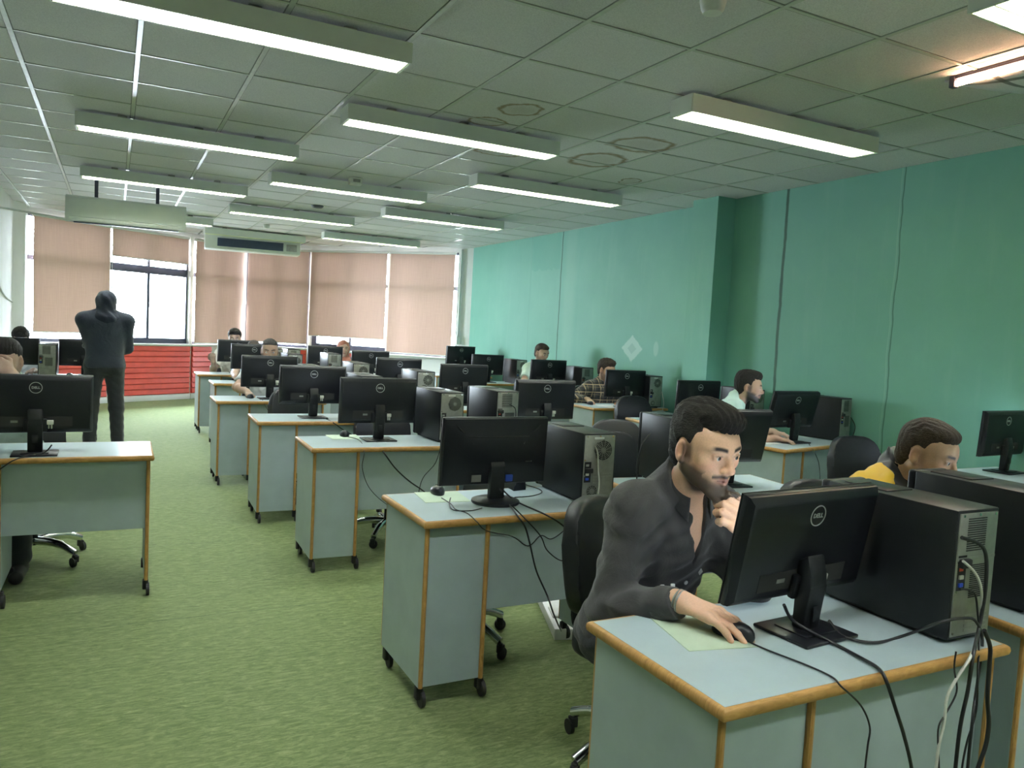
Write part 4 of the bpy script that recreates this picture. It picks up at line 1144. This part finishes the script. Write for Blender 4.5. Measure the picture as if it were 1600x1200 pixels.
def person(label, loc, face, skin=(.52, .33, .23), lean=8, twist=0, head=(0, 0, 0), rh=None, lh=None, rdir=None, ldir=None, rup=(0, 0, 1), lup=(0, 0, 1), rcurl=.45, lcurl=.45, rhint=(.6, -.4, -.6), lhint=(-.6, -.4, -.6),
           shirt='mint', sleeve='long', trousers='trousers_dark', hair='short', hmat='hair_black', beard=0.0, vox=.008, hvox=None, stand=False, seat=.475, hscale=1.0, head_off=(0, 0, 0), wrinkle=.004, neck_open=0, scarf=None, build=1.0, torso=.47, group=None, gaze=0):
    """face: heading in degrees, 0 looks along +y, 90 along +x.  hands in world coordinates"""
    root = thing('person', label, 'person', (loc[0], loc[1], 0), -R(face), group)
    Rw = rotm((0, 0, 1), -face)
    def loc_(p): return Rw.T @ (np.asarray(p, float)-np.array([loc[0], loc[1], 0]))
    def dloc(d): return Rw.T @ np.asarray(d, float)
    zp = .94 if stand else seat+.095
    pel = np.array([0, 0, zp]); T = rotm((1, 0, 0), -lean) @ rotm((0, 0, 1), -twist)
    t = lambda x, y, z_: pel+T @ np.array([x, y, z_])
    bw = build; up0 = T @ np.array([0, 0, 1.])
    chest = t(0, .01, torso*.66); neck0 = t(0, -.012, torso+.005); shR = t(.172*bw, -.012, torso-.062); shL = t(-.172*bw, -.012, torso-.062)
    hc = neck0+rotm((1, 0, 0), -lean*.6) @ np.array([0, .03, .148])+np.asarray(head_off, float)
    RH = rotm((0, 0, 1), -head[0]) @ rotm((1, 0, 0), -head[1]) @ rotm((0, 1, 0), head[2])
    P = HeadFrame(hc, RH)
    body = SDF(); cl = SDF()
    # legs
    legs = []
    for s_ in (-1, 1):
        hip = pel+np.array([s_*.09, .02, -.005])
        if stand: kn = np.array([s_*.115, .02, .5]); an = np.array([s_*.13, -.01, .09])
        else: kn = np.array([s_*.12, .43, seat+.055]); an = np.array([s_*.13, .44, .085])
        legs.append((hip, kn, an))
        body.chain([hip, kn, an], [.085, .055, .04], .03); body.cone(an+np.array([0, -.03, -.045]), an+np.array([s_*.015, .15, -.055]), .032, .026, .02)
    # torso
    body.cone(pel+np.array([-.07, 0, 0]), pel+np.array([.07, 0, 0]), .11, .11, .04)
    body.ell(t(0, .012, torso*.33), (.145*bw, .108*bw, .17), .05, T); body.ell(chest, (.165*bw, .115*bw, .17), .05, T)
    body.cone(t(-.09*bw, -.02, torso-.075), t(.09*bw, -.02, torso-.075), .07, .07, .05)
    for s_, sh in ((1, shR), (-1, shL)):
        body.ell(sh, .052, .06); body.cone(neck0+np.array([0, -.005, .01])+T @ np.array([s_*.03, 0, 0]), sh+up0*.005, .036, .04, .04)
    nb = hc+RH @ np.array([0, -.03, -.075])
    body.cone(neck0-np.array([0, 0, .03]), hc+RH @ np.array([0, -.022, -.05]), .058, .053, .025)
    arms = []
    for s_, sh, hw, hd, hu, cu, hint in ((1, shR, rh, rdir, rup, rcurl, rhint), (-1, shL, lh, ldir, lup, lcurl, lhint)):
        w0 = loc_(hw) if hw is not None else sh+np.array([s_*.05, .22, -.36]) if not stand else sh+np.array([s_*.04, .03, -.52])
        f = dloc(hd) if hd is not None else np.array([0, .6, -.7])
        el, wr = ik(sh, w0, .285, .255, np.array(hint, float)); u_ = dloc(hu)
        body.cone(sh, el, .049, .041, .05); body.chain([el, el+(wr-el)*.3, wr], [.041, .043, .027], .02)
        hand(body, wr, f, u_, -s_, cu, sc=hscale); arms.append((s_, sh, el, wr, f))
    face_prims(body, P)
    V, F = body.mesh(vox)
    bo = mesh_obj('body', V, F, 'skin', root, face_color(V, P, skin, beard, hair=(.012, .01, .009)))
    # eyes
    for s_ in (-1, 1):
        b = MB(); b.M = Matrix.Translation(P((s_*.0315, .0805, .0055))) @ Matrix([[*RH[0], 0], [*RH[1], 0], [*RH[2], 0], [0, 0, 0, 1]])
        b.lathe([(.0001, -.012)]+[(.0122*math.sin(a), -.0122*math.cos(a)) for a in [i*math.pi/10 for i in range(1, 10)]]+[(.0001, .0122)], seg=14, ax='y')
        ey = b.build('eye', 'eye_white', bo, 80)
        b = MB(); b.M = Matrix.Translation(P((s_*.0315, .0808, .0055))) @ Matrix([[*RH[0], 0], [*RH[1], 0], [*RH[2], 0], [0, 0, 0, 1]])
        gx = math.sin(R(gaze)); b.cyl((gx*.0095, .0095, -.0008), (gx*.0124, .0122, -.001), .0064, .004, 12); b.build('iris', 'iris', bo, 80)
    if scarf:
        S_ = SDF(); S_.ell(P((0, -.022, .035)), (.094, .112, .1), .02, RH); S_.cone(P((0, -.02, -.05)), neck0-np.array([0, 0, .03]), .088, .12, .05); S_.ell(t(0, .02, torso-.04), (.17, .14, .07), .04, T)
        S_.ell(P((0, .1, -.01)), (.058, .06, .078), .012, RH, 'sub')
        def pf(X, Y, Z, D): return D+.003*np.sin(X*70+Z*50+np.sin(Y*60))
        V, F = S_.mesh(vox, pf); mesh_obj('hood' if scarf == 'navy' else 'headscarf', V, F, scarf, root)
    elif hair: hair_mesh(P, hair, hvox or vox*.8, hmat, root)
    # clothes
    g_ = .011
    cl.cone(pel+np.array([-.07, 0, 0]), pel+np.array([.07, 0, 0]), .11+g_, .11+g_, .04)
    cl.ell(t(0, .012, torso*.33), (.145*bw+g_+.004, .108*bw+g_+.006, .18), .06, T); cl.ell(chest, (.165*bw+g_, .115*bw+g_, .17+g_), .06, T)
    cl.cone(t(-.09*bw, -.02, torso-.075), t(.09*bw, -.02, torso-.075), .07+g_, .07+g_, .05)
    for s_, sh, el, wr, f in arms:
        cl.ell(sh, .05+g_, .06); cl.cone(neck0+np.array([0, -.005, .018])+T @ np.array([s_*.035, 0, 0]), sh+up0*.01, .043+g_, .045+g_, .04); cl.cone(sh, el, .049+g_+.003, .041+g_+(.006 if sleeve == 'long' else .014), .06)
        if sleeve == 'long': cl.chain([el, el+(wr-el)*.35, el+(wr-el)*.93], [.041+g_+.005, .043+g_+.004, .031+g_], .02)
    cl.cone(neck0-np.array([0, 0, .04]), neck0+np.array([0, .005, .05]), .066, .064, .03)
    up = T @ np.array([0, 0, 1.]); fw_ = T @ np.array([0, 1., 0])
    ncut = nrm(up*.8+fw_*.55); cc = neck0+fw_*.01+up*.048
    def post(X, Y, Z, D):
        D = collar_cut(X, Y, Z, D, cc, ncut)
        D = np.where((np.abs(X-pel[0]) < .24) & (Z < pel[2]-.02), np.maximum(D, (pel[2]-.035-Z)), D)
        for s_, sh, el, wr, f in arms:
            if sleeve == 'long':
                d = nrm(wr-el); c0 = el+(wr-el)*.95; a = (X-c0[0])*d[0]+(Y-c0[1])*d[1]+(Z-c0[2])*d[2]
                D = np.where((a > -.02) & (a < .08) & ((X-wr[0])**2+(Y-wr[1])**2+(Z-wr[2])**2 < .012), np.maximum(D, a), D)
            else:
                d = nrm(el-sh); c0 = sh+(el-sh)*.72; a = (X-c0[0])*d[0]+(Y-c0[1])*d[1]+(Z-c0[2])*d[2]
                D = np.where((a > -.02) & (a < .16) & ((X-el[0])**2+(Y-el[1])**2+(Z-el[2])**2 < .03), np.maximum(D, a), D)
        if neck_open:
            # V-shaped opening down the chest
            p0 = neck0+up*.06; a = (X-p0[0])*(-up[0])+(Y-p0[1])*(-up[1])+(Z-p0[2])*(-up[2])
            rt = T @ np.array([1., 0, 0]); lx = np.abs((X-p0[0])*rt[0]+(Y-p0[1])*rt[1]+(Z-p0[2])*rt[2]); fy = (X-p0[0])*fw_[0]+(Y-p0[1])*fw_[1]+(Z-p0[2])*fw_[2]
            v_ = np.clip(.052*(1-a/neck_open), -.05, .06)-lx
            D = np.where(fy > .0, np.maximum(D, np.minimum(v_, (neck_open-a))), D)
        if wrinkle:
            D = D+wrinkle*(np.sin(X*46+Z*31+np.sin(Y*38+Z*20)*1.6)*np.sin(Z*52-Y*27+np.sin(X*33)*1.3))+wrinkle*.5*np.sin(Z*95+X*60+Y*41)
        return D
    V, F = cl.mesh(vox, post); mesh_obj('jacket' if shirt in ('navy', 'yellow_jacket') else 'shirt', V, F, shirt, root)
    tr = SDF(); g2 = .012
    tr.cone(pel+np.array([-.07, 0, -.005]), pel+np.array([.07, 0, -.005]), .11+g2*.6, .11+g2*.6, .04)
    for hip, kn, an in legs:
        tr.chain([hip, kn, an+np.array([0, 0, .02])], [.085+g2, .058+g2, .048+g2], .03)
    def post2(X, Y, Z, D): return np.maximum(np.maximum(D, .06-Z), Z-(pel[2]+.08))+.002*np.sin(X*50+Z*70+np.sin(Y*60))
    V, F = tr.mesh(max(vox, .007), post2); mesh_obj('trousers', V, F, trousers, root)
    for hip, kn, an in legs:
        S_ = SDF(); S_.cone(an+np.array([0, -.035, -.045]), an+np.array([math.copysign(.015, an[0]), .155, -.052]), .042, .036, .02); S_.ell(an+np.array([0, 0, -.02]), (.042, .045, .05), .02)
        V, F = S_.mesh(.008, lambda X, Y, Z, D: np.maximum(D, .001-Z)); mesh_obj('shoe', V, F, 'shoe', root)
    return root, dict(P=P, T=T, t=t, arms=arms, neck0=neck0, up=up, fw=fw_, pel=pel, body=bo, Rw=Rw)
# ------------------------------------------------------------------ the people
def sit(label, hc, face, lean=12, seat=.475, **k):
    """sit somebody down so that the head centre comes to hc"""
    ho = k.get('head_off', (0, 0, 0)); l = math.radians(lean); l6 = l*.6
    zz = hc[2]-(seat+.095)-ho[2]-(.148*math.cos(l6)-.03*math.sin(l6))-.012*math.sin(l)
    torso = zz/math.cos(l)-.005
    f = math.sin(l)*(torso+.005)-.012*math.cos(l)+.03*math.cos(l6)+.148*math.sin(l6)+ho[1]
    a = math.radians(face)
    loc = (hc[0]-math.sin(a)*f-math.cos(a)*ho[0], hc[1]-math.cos(a)*f+math.sin(a)*ho[0])
    return person(label, loc, face, lean=lean, seat=seat, torso=torso, **k)
from mathutils.bvhtree import BVHTree
SK = (.72, .44, .29)
r, I = sit('young man in an open-necked charcoal shirt at the nearest desk, chin on his fist', (1.475, 1.665, 1.182), 174, lean=22, skin=SK, head=(4, 9, 0), head_off=(.035, .05, 0), build=.93, hscale=1.1,
    rh=(1.325, 1.54, .805), rdir=(.4, -.9, -.1), rup=(-.1, .1, 1), rcurl=(.36, .3, .3, .34), rhint=(.3, -.5, -.8), lh=(1.562, 1.55, .962), ldir=(-.74, -.18, .6), lup=(-.2, -.92, .3), lcurl=(1.25, 1.3, 1.35, 1.4), lhint=(-.3, .1, -1),
    shirt='shirt_charcoal', hair='quiff', beard=.95, vox=.0032, hvox=.0028, neck_open=.235, gaze=-5, wrinkle=.0045)
# buttons, collar, placket, chest patch and wrist band of the charcoal shirt
shirt = [c for c in r.children if c.name.startswith('shirt')][0]
bv = BVHTree.FromPolygons([v.co for v in shirt.data.vertices], [p.vertices for p in shirt.data.polygons])
T, t, fw_, up = I['T'], I['t'], I['fw'], I['up']
rt = T @ np.array([1., 0, 0])
def on_shirt(x, z_):
    o = t(x, .4, z_); h = bv.ray_cast(Vector(o), Vector(-fw_)); return (h[0], h[1]) if h[0] is not None else (Vector(t(x, .13, z_)), Vector(fw_))
M['button'] = simple('pearl_button', (.62, .62, .6), .3)
for z_ in (.275, .215, .15, .08):
    p, n = on_shirt(0, z_); b = MB(); b.cyl(p-n*.001, p+n*.0025, .0062, seg=14); b.build('button', 'button', shirt)
p, n = on_shirt(-.055, .3)
b = MB(); a_ = Vector(rt).normalized(); u2 = n.cross(a_).normalized()
A = [p+a_*.009, p+u2*.011, p-a_*.009, p-u2*.011]; b.quad(*[q+n*.0025 for q in A]); b.quad(*[q-n*.004 for q in A][::-1])
for i in range(4): b.quad(A[i]-n*.004, A[(i+1) % 4]-n*.004, A[(i+1) % 4]+n*.0025, A[i]+n*.0025)
o = b.build('chest_patch', 'button', shirt, 0); o['label'] = 'small pale diamond badge'
def collar(I, parent, mat, rad=.067, spread=150, fall=.045):
    n0 = I['neck0']; U = nrm(I['up']*1.0+I['fw']*-.1); Fw = nrm(I['fw']-U*(I['fw']@U)); Rt = np.cross(Fw, U)
    c = n0+U*.012+Fw*.006; b = MB(); rows = []
    N = 40
    for k in range(N+1):
        a = math.radians(-spread+2*spread*k/N); fr = abs(a)/math.radians(spread)       # 0 at the nape, 1 at the collar points
        d = -Fw*math.cos(a)+Rt*math.sin(a)
        st = .03*(1-.75*fr**2); drop = -.012*fr**2-.03*max(fr-.7, 0)
        w2 = rad*(1+.03*fr)
        base = c+d*w2*np.array([1, 1, 1])+U*(.012+drop)
        top = c+d*(w2-.002)+U*(.03+st*.4+drop); top2 = c+d*(w2+.004)+U*(.031+st*.4+drop)
        fl = fall*(.75+.9*fr**3)
        low = c+d*(w2+.012+.012*fr)+U*(.03+st*.4+drop-fl)+Fw*.012*fr
        rows.append([b.bm.verts.new(q) for q in (base, top, top2, low)])
    for k in range(N):
        for j in range(3): b.bm.faces.new((rows[k][j], rows[k+1][j], rows[k+1][j+1], rows[k][j+1]))
    o = b.build('collar', mat, parent, 60); m_ = o.modifiers.new('s', 'SOLIDIFY'); m_.thickness = .0025; m_.offset = 1
    return o
collar(I, shirt, 'shirt_charcoal')
# pale inner placket along one side of the open neck
b = MB(); rows = []
for k in range(9):
    z0_ = .335-.018*k-0; p, n = on_shirt(.012+.0042*max(7-k, 0), z0_+.02); q, n2 = on_shirt(.004+.0042*max(7-k, 0), z0_+.02)
    rows.append((b.bm.verts.new(p-n*.004), b.bm.verts.new(q-n2*.012)))
for k in range(8): b.bm.faces.new((rows[k][0], rows[k+1][0], rows[k+1][1], rows[k][1]))
o = b.build('placket', 'blue_shirt', shirt, 60); o.modifiers.new('s', 'SOLIDIFY').thickness = .003; o['label'] = 'pale inner placket'
for s_, sh, el, wr, f in I['arms']:
    if s_ > 0:
        d = nrm(f); a1 = nrm(np.cross(d, (0, 0, 1))); a2 = np.cross(a1, d)
        for off in (-.012, -.004):
            b = MB(); c = wr+d*off
            pts = [Vector(c+a1*math.cos(q)*.0335+a2*math.sin(q)*.0275) for q in [i*2*math.pi/28 for i in range(29)]]
            b.tube(pts, .0032, 6); o = b.build('bracelet', 'steel', r); o['label'] = 'thin silver wrist band'
    # cuffs
        d = nrm(wr-el); a1 = nrm(np.cross(d, (0, 0, 1))); a2 = np.cross(a1, d); rows = []; b = MB()
        for j, q in enumerate((.70, .78, .86, .94)):
            c = el+(wr-el)*q; rr = .0475-.003*j
            rows.append([b.bm.verts.new(Vector(c+a1*math.cos(x)*rr+a2*math.sin(x)*rr*.92)) for x in [i*2*math.pi/28 for i in range(28)]])
        for j in range(3): b.bridge(rows[j], rows[j+1])
        o = b.build('cuff', 'shirt_charcoal', shirt, 60); o.modifiers.new('s', 'SOLIDIFY').thickness = .003
        for q, ang in ((.76, 1.9), (.88, 2.0)):
            c = el+(wr-el)*q; rad = a1*math.cos(ang)+a2*math.sin(ang)
            b = MB(); b.cyl(Vector(c+rad*.043), Vector(c+rad*.0505), .0058, seg=12); b.build('button', 'button', shirt)

ry, Iy = sit('young man in a yellow and black jacket bending behind the two nearest towers', (2.69, 1.83, 1.112), 172, lean=12, skin=(.52, .33, .22), head=(-4, 16, 0), head_off=(.03, .07, -.05), shirt='yellow_jacket', hair='short', hmat='hair_brown', beard=.35, vox=.005, hvox=.0035, wrinkle=.006,
    rh=(2.6, 1.55, .785), rdir=(.1, -1, -.1), lh=(2.95, 1.62, .785), ldir=(-.2, -1, -.1))
collar(Iy, [c for c in ry.children if c.name.startswith('jacket')][0], 'trousers_dark')
r, I = sit('bearded man in a mint shirt leaning towards the turned monitor by the green wall', (4.5, 4.62, 1.142), 128, lean=30, skin=(.42, .27, .19), head=(6, 4, 0), head_off=(0, .02, 0), shirt='mint', hair='quiff', beard=1.0, vox=.006, hvox=.004,
    rh=(4.5, 4.3, .785), rdir=(.6, -.8, -.1), lh=(4.8, 4.62, .785), ldir=(.4, -.9, -.1), seat=.46)
collar(I, [c for c in r.children if c.name.startswith('shirt')][0], 'mint')
r, I = sit('man in a dark plaid shirt half hidden by his monitor, hand on the mouse', (4.965, 7.32, 1.107), 178, lean=14, skin=(.42, .26, .17), head=(-14, 14, 0), shirt='plaid', hair='curly', hmat='hair_brown', beard=.6, vox=.008, hvox=.006,
    rh=(4.62, 7.13, .79), rdir=(-.2, -1, -.2), lh=(4.98, 7.05, .785), ldir=(-.5, -.8, -.1), rhint=(.8, .2, -.4), build=1.05)
collar(I, [c for c in r.children if c.name.startswith('shirt')][0], 'plaid')
sit('man in a pale T-shirt behind a monitor in front of the green wall', (5.0, 8.9, 1.225), 172, lean=6, skin=(.42, .27, .18), head=(-6, 16, 0), shirt='pale_tee', sleeve='short', hair='short', hmat='hair_brown', beard=.4, vox=.008, hvox=.006,
    rh=(4.72, 8.5, .785), rdir=(.4, -1, -.1), lh=(5.0, 8.5, .785), ldir=(-.4, -1, -.1), rhint=(.9, -.1, -.5))
r, I = sit('staring man in a pale grey shirt, mouth hidden by his monitor, hand on a mouse', (1.37, 7.92, 1.168), 184, lean=12, skin=(.36, .23, .16), head=(4, 10, 0), shirt='grey_shirt', sleeve='short', hair='crop', beard=.5, vox=.008, hvox=.006,
    rh=(1.115, 7.55, .795), rdir=(.1, -1, -.25), lh=(1.5, 7.6, .785), ldir=(-.3, -1, -.1), rhint=(.9, -.2, -.5))
sit('bent sitter with dark hair in a light blue shirt behind the sixth aisle monitor', (1.5, 9.75, 1.085), 186, lean=20, skin=(.4, .26, .18), head=(0, 20, 0), shirt='blue_shirt', hair='short', hmat='hair_brown', vox=.009, hvox=.007,
    rh=(1.24, 9.29, .79), rdir=(.35, -1, -.2), lh=(1.62, 9.4, .785), ldir=(-.3, -1, -.1), rhint=(.9, -.2, -.6))
sit('curly-haired sitter at the last aisle desk raising one hand beside the monitor', (1.455, 11.1, 1.195), 188, lean=8, skin=(.36, .24, .18), head=(0, 10, 0), shirt='cream', sleeve='short', hair='curly', vox=.009, hvox=.007,
    rh=(1.165, 10.8, .88), rdir=(-.25, -.1, 1), rup=(-.3, -1, .2), rcurl=1.1, lh=(1.6, 10.75, .785), ldir=(-.3, -1, -.1), rhint=(.3, -.2, -1))
sit('woman in a red-brown headscarf behind the far inner row monitors', (2.99, 11.25, 1.105), 186, lean=6, skin=(.44, .29, .22), shirt='purple_top', hair=None, scarf='scarf', vox=.009,
    rh=(2.8, 10.9, .785), rdir=(.2, -1, -.1), lh=(3.1, 10.95, .785), ldir=(-.2, -1, -.1))
person('person in dark navy hooded clothes standing in the aisle before the bright window', (-.08, 8.86), -8, stand=True, lean=1, skin=(.3, .2, .15), shirt='navy', hair=None, scarf='navy', vox=.009, build=1.12, wrinkle=0, torso=.5, head=(-12, 6, 0), head_off=(0, 0, -.045),
    rh=(-.1, 9.08, 1.08), rdir=(-1, .15, .1), rup=(0, 1, .2), rcurl=.5, lh=(-.04, 9.12, 1.05), ldir=(1, .1, 0), lup=(0, 1, .2), rhint=(.9, -.3, -1), lhint=(-.9, -.3, -1))
sit('person across the aisle in a pale green top holding the forehead in one hand', (-.545, 5.22, 1.165), 186, lean=16, skin=(.42, .28, .21), head=(8, 24, 0), shirt='pale_tee', hair='short', beard=.3, vox=.007, hvox=.005,
    lh=(-.50, 5.05, 1.11), ldir=(-.75, .1, .6), lup=(.1, -1, .15), lcurl=.3, lhint=(-.6, -.4, -1), rh=(-.75, 4.9, .785), rdir=(.2, -1, -.1))
sit('dark-haired person by the white wall bowed behind the far monitors', (-.93, 10.25, 1.11), 178, lean=16, skin=(.4, .27, .2), head=(0, 30, 0), shirt='grey_shirt', hair='curly', vox=.009, hvox=.008,
    rh=(-1.0, 9.93, .785), rdir=(.3, -1, -.1), lh=(-.78, 9.95, .785), ldir=(-.3, -1, -.1))
# ------------------------------------------------------------------ cables
CABLES = [
 ('thick black cable hanging from the nearest monitor over the desk front', 0.0042, 'cable_black', [(1.495, 1.36, 0.84),(1.538, 1.36, 0.79),(1.594, 1.29, 0.757),(1.583, 1.198, 0.757),(1.572, 1.143, 0.757),(1.551, 1.106, 0.749),(1.596, 1.106, 0.67),(1.633, 1.106, 0.602),(1.67, 1.106, 0.518),(1.697, 1.106, 0.418)]),
 ('black cable looping from the nearest monitor neck to the big tower', 0.0038, 'cable_black', [(1.712, 1.4, 0.757),(1.658, 1.31, 0.757),(1.698, 1.253, 0.757),(1.811, 1.256, 0.757),(1.795, 1.148, 0.835),(1.882, 1.148, 0.834),(1.933, 1.148, 0.821),(1.97, 1.148, 0.767),(1.967, 1.148, 0.667),(1.889, 1.106, 0.601),(1.888, 1.106, 0.471),(1.893, 1.106, 0.371)]),
 ('thin mouse cable curving over the nearest desk front', 0.0022, 'cable_black', [(1.398, 1.38, 0.754),(1.406, 1.316, 0.754),(1.429, 1.217, 0.754),(1.433, 1.152, 0.754),(1.408, 1.108, 0.757),(1.477, 1.108, 0.702),(1.513, 1.108, 0.647),(1.512, 1.108, 0.603),(1.51, 1.108, 0.551),(1.515, 1.108, 0.476)]),
 ('pale network cable hanging from the back of the nearest tower', 0.0036, 'cable_white', [(1.872, 1.155, 0.977),(1.92, 1.155, 0.946),(1.952, 1.155, 0.907),(1.965, 1.155, 0.856),(1.961, 1.155, 0.782),(1.858, 1.106, 0.759),(1.81, 1.106, 0.71),(1.78, 1.106, 0.668),(1.777, 1.106, 0.606),(1.764, 1.106, 0.545),(1.763, 1.106, 0.45)]),
 ('thick power cable from the nearest tower running straight down', 0.0048, 'cable_black', [(1.85, 1.15, 1.039),(1.922, 1.15, 1.018),(1.956, 1.15, 0.982),(1.966, 1.15, 0.899),(1.955, 1.15, 0.801),(1.864, 1.104, 0.763),(1.855, 1.104, 0.672),(1.842, 1.104, 0.61),(1.836, 1.104, 0.547),(1.835, 1.104, 0.435)]),
 ('thin black cable among the bundle behind the nearest tower', 0.0026, 'cable_black', [(1.861, 1.15, 0.91),(1.92, 1.15, 0.894),(1.944, 1.15, 0.836),(1.96, 1.15, 0.767),(1.892, 1.106, 0.713),(1.9, 1.106, 0.615),(1.875, 1.106, 0.538),(1.865, 1.106, 0.476),(1.867, 1.106, 0.41)]),
 ('black cable with a thick plug at the right end of the nearest desk', 0.0052, 'cable_black', [(1.895, 1.102, 0.819),(1.925, 1.102, 0.774),(1.93, 1.102, 0.725),(1.935, 1.102, 0.643),(1.951, 1.102, 0.575),(1.947, 1.102, 0.518),(1.924, 1.102, 0.465),(1.913, 1.102, 0.402)]),
 ('thin wavy cable below the nearest tower corner', 0.0022, 'cable_black', [(1.801, 1.108, 0.777),(1.8, 1.108, 0.735),(1.818, 1.108, 0.676),(1.784, 1.108, 0.627),(1.76, 1.108, 0.592),(1.777, 1.108, 0.494),(1.783, 1.108, 0.428)]),
 ('thin mouse cable sagging across the second desk front', 0.0022, 'cable_black', [(1.265, 3.057, 0.754),(1.26, 2.946, 0.754),(1.241, 2.845, 0.754),(1.26, 2.773, 0.754),(1.258, 2.675, 0.744),(1.301, 2.675, 0.706),(1.415, 2.675, 0.675),(1.49, 2.675, 0.63),(1.546, 2.675, 0.668),(1.598, 2.675, 0.651),(1.665, 2.675, 0.691),(1.722, 2.675, 0.76)]),
 ('black cable falling from the round-footed monitor to the floor', 0.0036, 'cable_black', [(1.464, 2.9, 0.816),(1.517, 2.945, 0.76),(1.427, 2.675, 0.764),(1.47, 2.675, 0.712),(1.498, 2.675, 0.638),(1.535, 2.675, 0.524),(1.592, 2.675, 0.417),(1.632, 2.675, 0.327),(2.004, 3.191, 0.006),(1.976, 2.997, 0.006),(1.974, 2.883, 0.006)]),
 ('black cable arching from the round-footed monitor towards the tower', 0.0034, 'cable_black', [(1.473, 2.9, 0.816),(1.55, 2.912, 0.757),(1.557, 2.677, 0.756),(1.635, 2.677, 0.712),(1.677, 2.677, 0.671),(1.704, 2.677, 0.594),(1.727, 2.677, 0.483),(1.749, 2.677, 0.399)]),
 ('looped black cable before the second desk front', 0.0026, 'cable_black', [(1.406, 2.673, 0.799),(1.473, 2.673, 0.739),(1.545, 2.673, 0.666),(1.579, 2.673, 0.605),(1.652, 2.673, 0.556),(1.692, 2.673, 0.591),(1.747, 2.673, 0.705),(1.77, 2.673, 0.779)]),
 ('black cable dropping from the tower with the blue plug', 0.0034, 'cable_black', [(1.798, 2.7, 0.813),(1.787, 2.7, 0.745),(1.735, 2.7, 0.667),(1.733, 2.7, 0.612),(1.752, 2.7, 0.474),(1.761, 2.7, 0.39)]),
 ('thin loose cable lying before the round monitor foot', 0.0024, 'cable_black', [(1.303, 3.049, 0.754),(1.251, 2.936, 0.754),(1.229, 2.836, 0.754),(1.29, 2.81, 0.754),(1.355, 2.839, 0.754)]),
 ('short cable loop on the desk behind the round monitor foot', 0.0024, 'cable_black', [(1.769, 3.242, 0.754),(1.786, 3.133, 0.754),(1.755, 3.053, 0.754),(1.674, 3.002, 0.754),(1.587, 2.995, 0.754)]),
 ('pale cable with ivory plug on the tower with the blue plug', 0.0034, 'cable_white', [(1.865, 2.8, 1.007),(1.881, 2.8, 0.971),(1.889, 2.8, 0.9),(1.898, 2.8, 0.829),(1.887, 2.8, 0.744),(1.911, 2.8, 0.7)]),
 ('pair of black cables slanting down the third desk front', 0.0042, 'cable_black', [(1.501, 4.83, 0.757),(1.451, 4.442, 0.721),(1.528, 4.442, 0.622),(1.622, 4.442, 0.539),(1.708, 4.442, 0.48),(1.84, 4.442, 0.376)]),
 ('thin mouse cable hanging down the third desk front', 0.0022, 'cable_black', [(1.342, 4.894, 0.754),(1.381, 4.723, 0.754),(1.33, 4.444, 0.727),(1.322, 4.444, 0.636),(1.358, 4.444, 0.53),(1.424, 4.444, 0.45),(1.507, 4.444, 0.386)]),
 ('black cable from the fan-backed tower down the third desk front', 0.0026, 'cable_black', [(1.814, 4.444, 0.74),(1.785, 4.444, 0.645),(1.713, 4.444, 0.563),(1.687, 4.444, 0.48),(1.673, 4.444, 0.345)]),
 ('black cable sloping over the fourth desk edge', 0.0036, 'cable_black', [(1.43, 5.888, 0.757),(1.46, 5.672, 0.74),(1.519, 5.672, 0.697),(1.623, 5.672, 0.638)]),
 ('thin cable dangling before the fifth desk front', 0.0022, 'cable_black', [(1.196, 7.198, 0.754),(1.203, 7.1, 0.718),(1.256, 7.1, 0.621),(1.287, 7.1, 0.517)]),
 ('black monitor cable trailing over the desk across the aisle', 0.0032, 'cable_black', [(-0.266, 4.43, 0.802),(-0.296, 4.43, 0.767),(-0.371, 4.368, 0.757),(-0.412, 4.248, 0.757),(-0.472, 4.345, 0.702),(-0.535, 4.345, 0.658)]),
 ('thin cable down the front of the turned desk by the green wall', 0.0024, 'cable_black', [(4.696, 4.153, 0.756),(4.605, 4.02, 0.721),(4.66, 4.02, 0.643),(4.685, 4.02, 0.546),(4.695, 4.02, 0.449)]),
 ('black cable drooping behind the tower by the green wall', 0.003, 'cable_black', [(5.24, 4.32, 1.043),(5.326, 4.32, 0.949),(5.396, 4.32, 0.87),(5.383, 4.32, 0.792),(5.337, 4.32, 0.729),(5.347, 4.32, 0.581)]),
 ('pale cable hanging from the tower of the plaid-shirted man', 0.0028, 'cable_white', [(5.2, 6.6, 0.935),(5.235, 6.6, 0.812),(5.218, 6.6, 0.709),(5.19, 6.6, 0.64)]),
 ('black cable from the tall tower beside the dark-shirted man', 0.003, 'cable_black', [(2.179, 2.82, 1.06),(2.139, 2.82, 1.019),(2.116, 2.82, 0.947),(2.113, 2.82, 0.859),(2.117, 2.82, 0.756)]),
 ('black power cable behind the long tower top in the inner row', 0.003, 'cable_black', [(2.396, 6.35, 0.979),(2.439, 6.35, 0.963),(2.449, 6.35, 0.879),(2.442, 6.35, 0.766)]),
 ('black power cable on the back of the tower behind the round-footed monitor', 0.003, 'cable_black', [(2.278, 4.44, 1.015),(2.321, 4.44, 0.99),(2.329, 4.44, 0.932),(2.328, 4.44, 0.877)]),
]
for lab, r, mt, pts in CABLES:
    b = MB(); b.tube(pts, r, 8, sub=6)
    tag(b.build('cable', mt, smooth=80), lab, 'cable', 'loose computer cables')
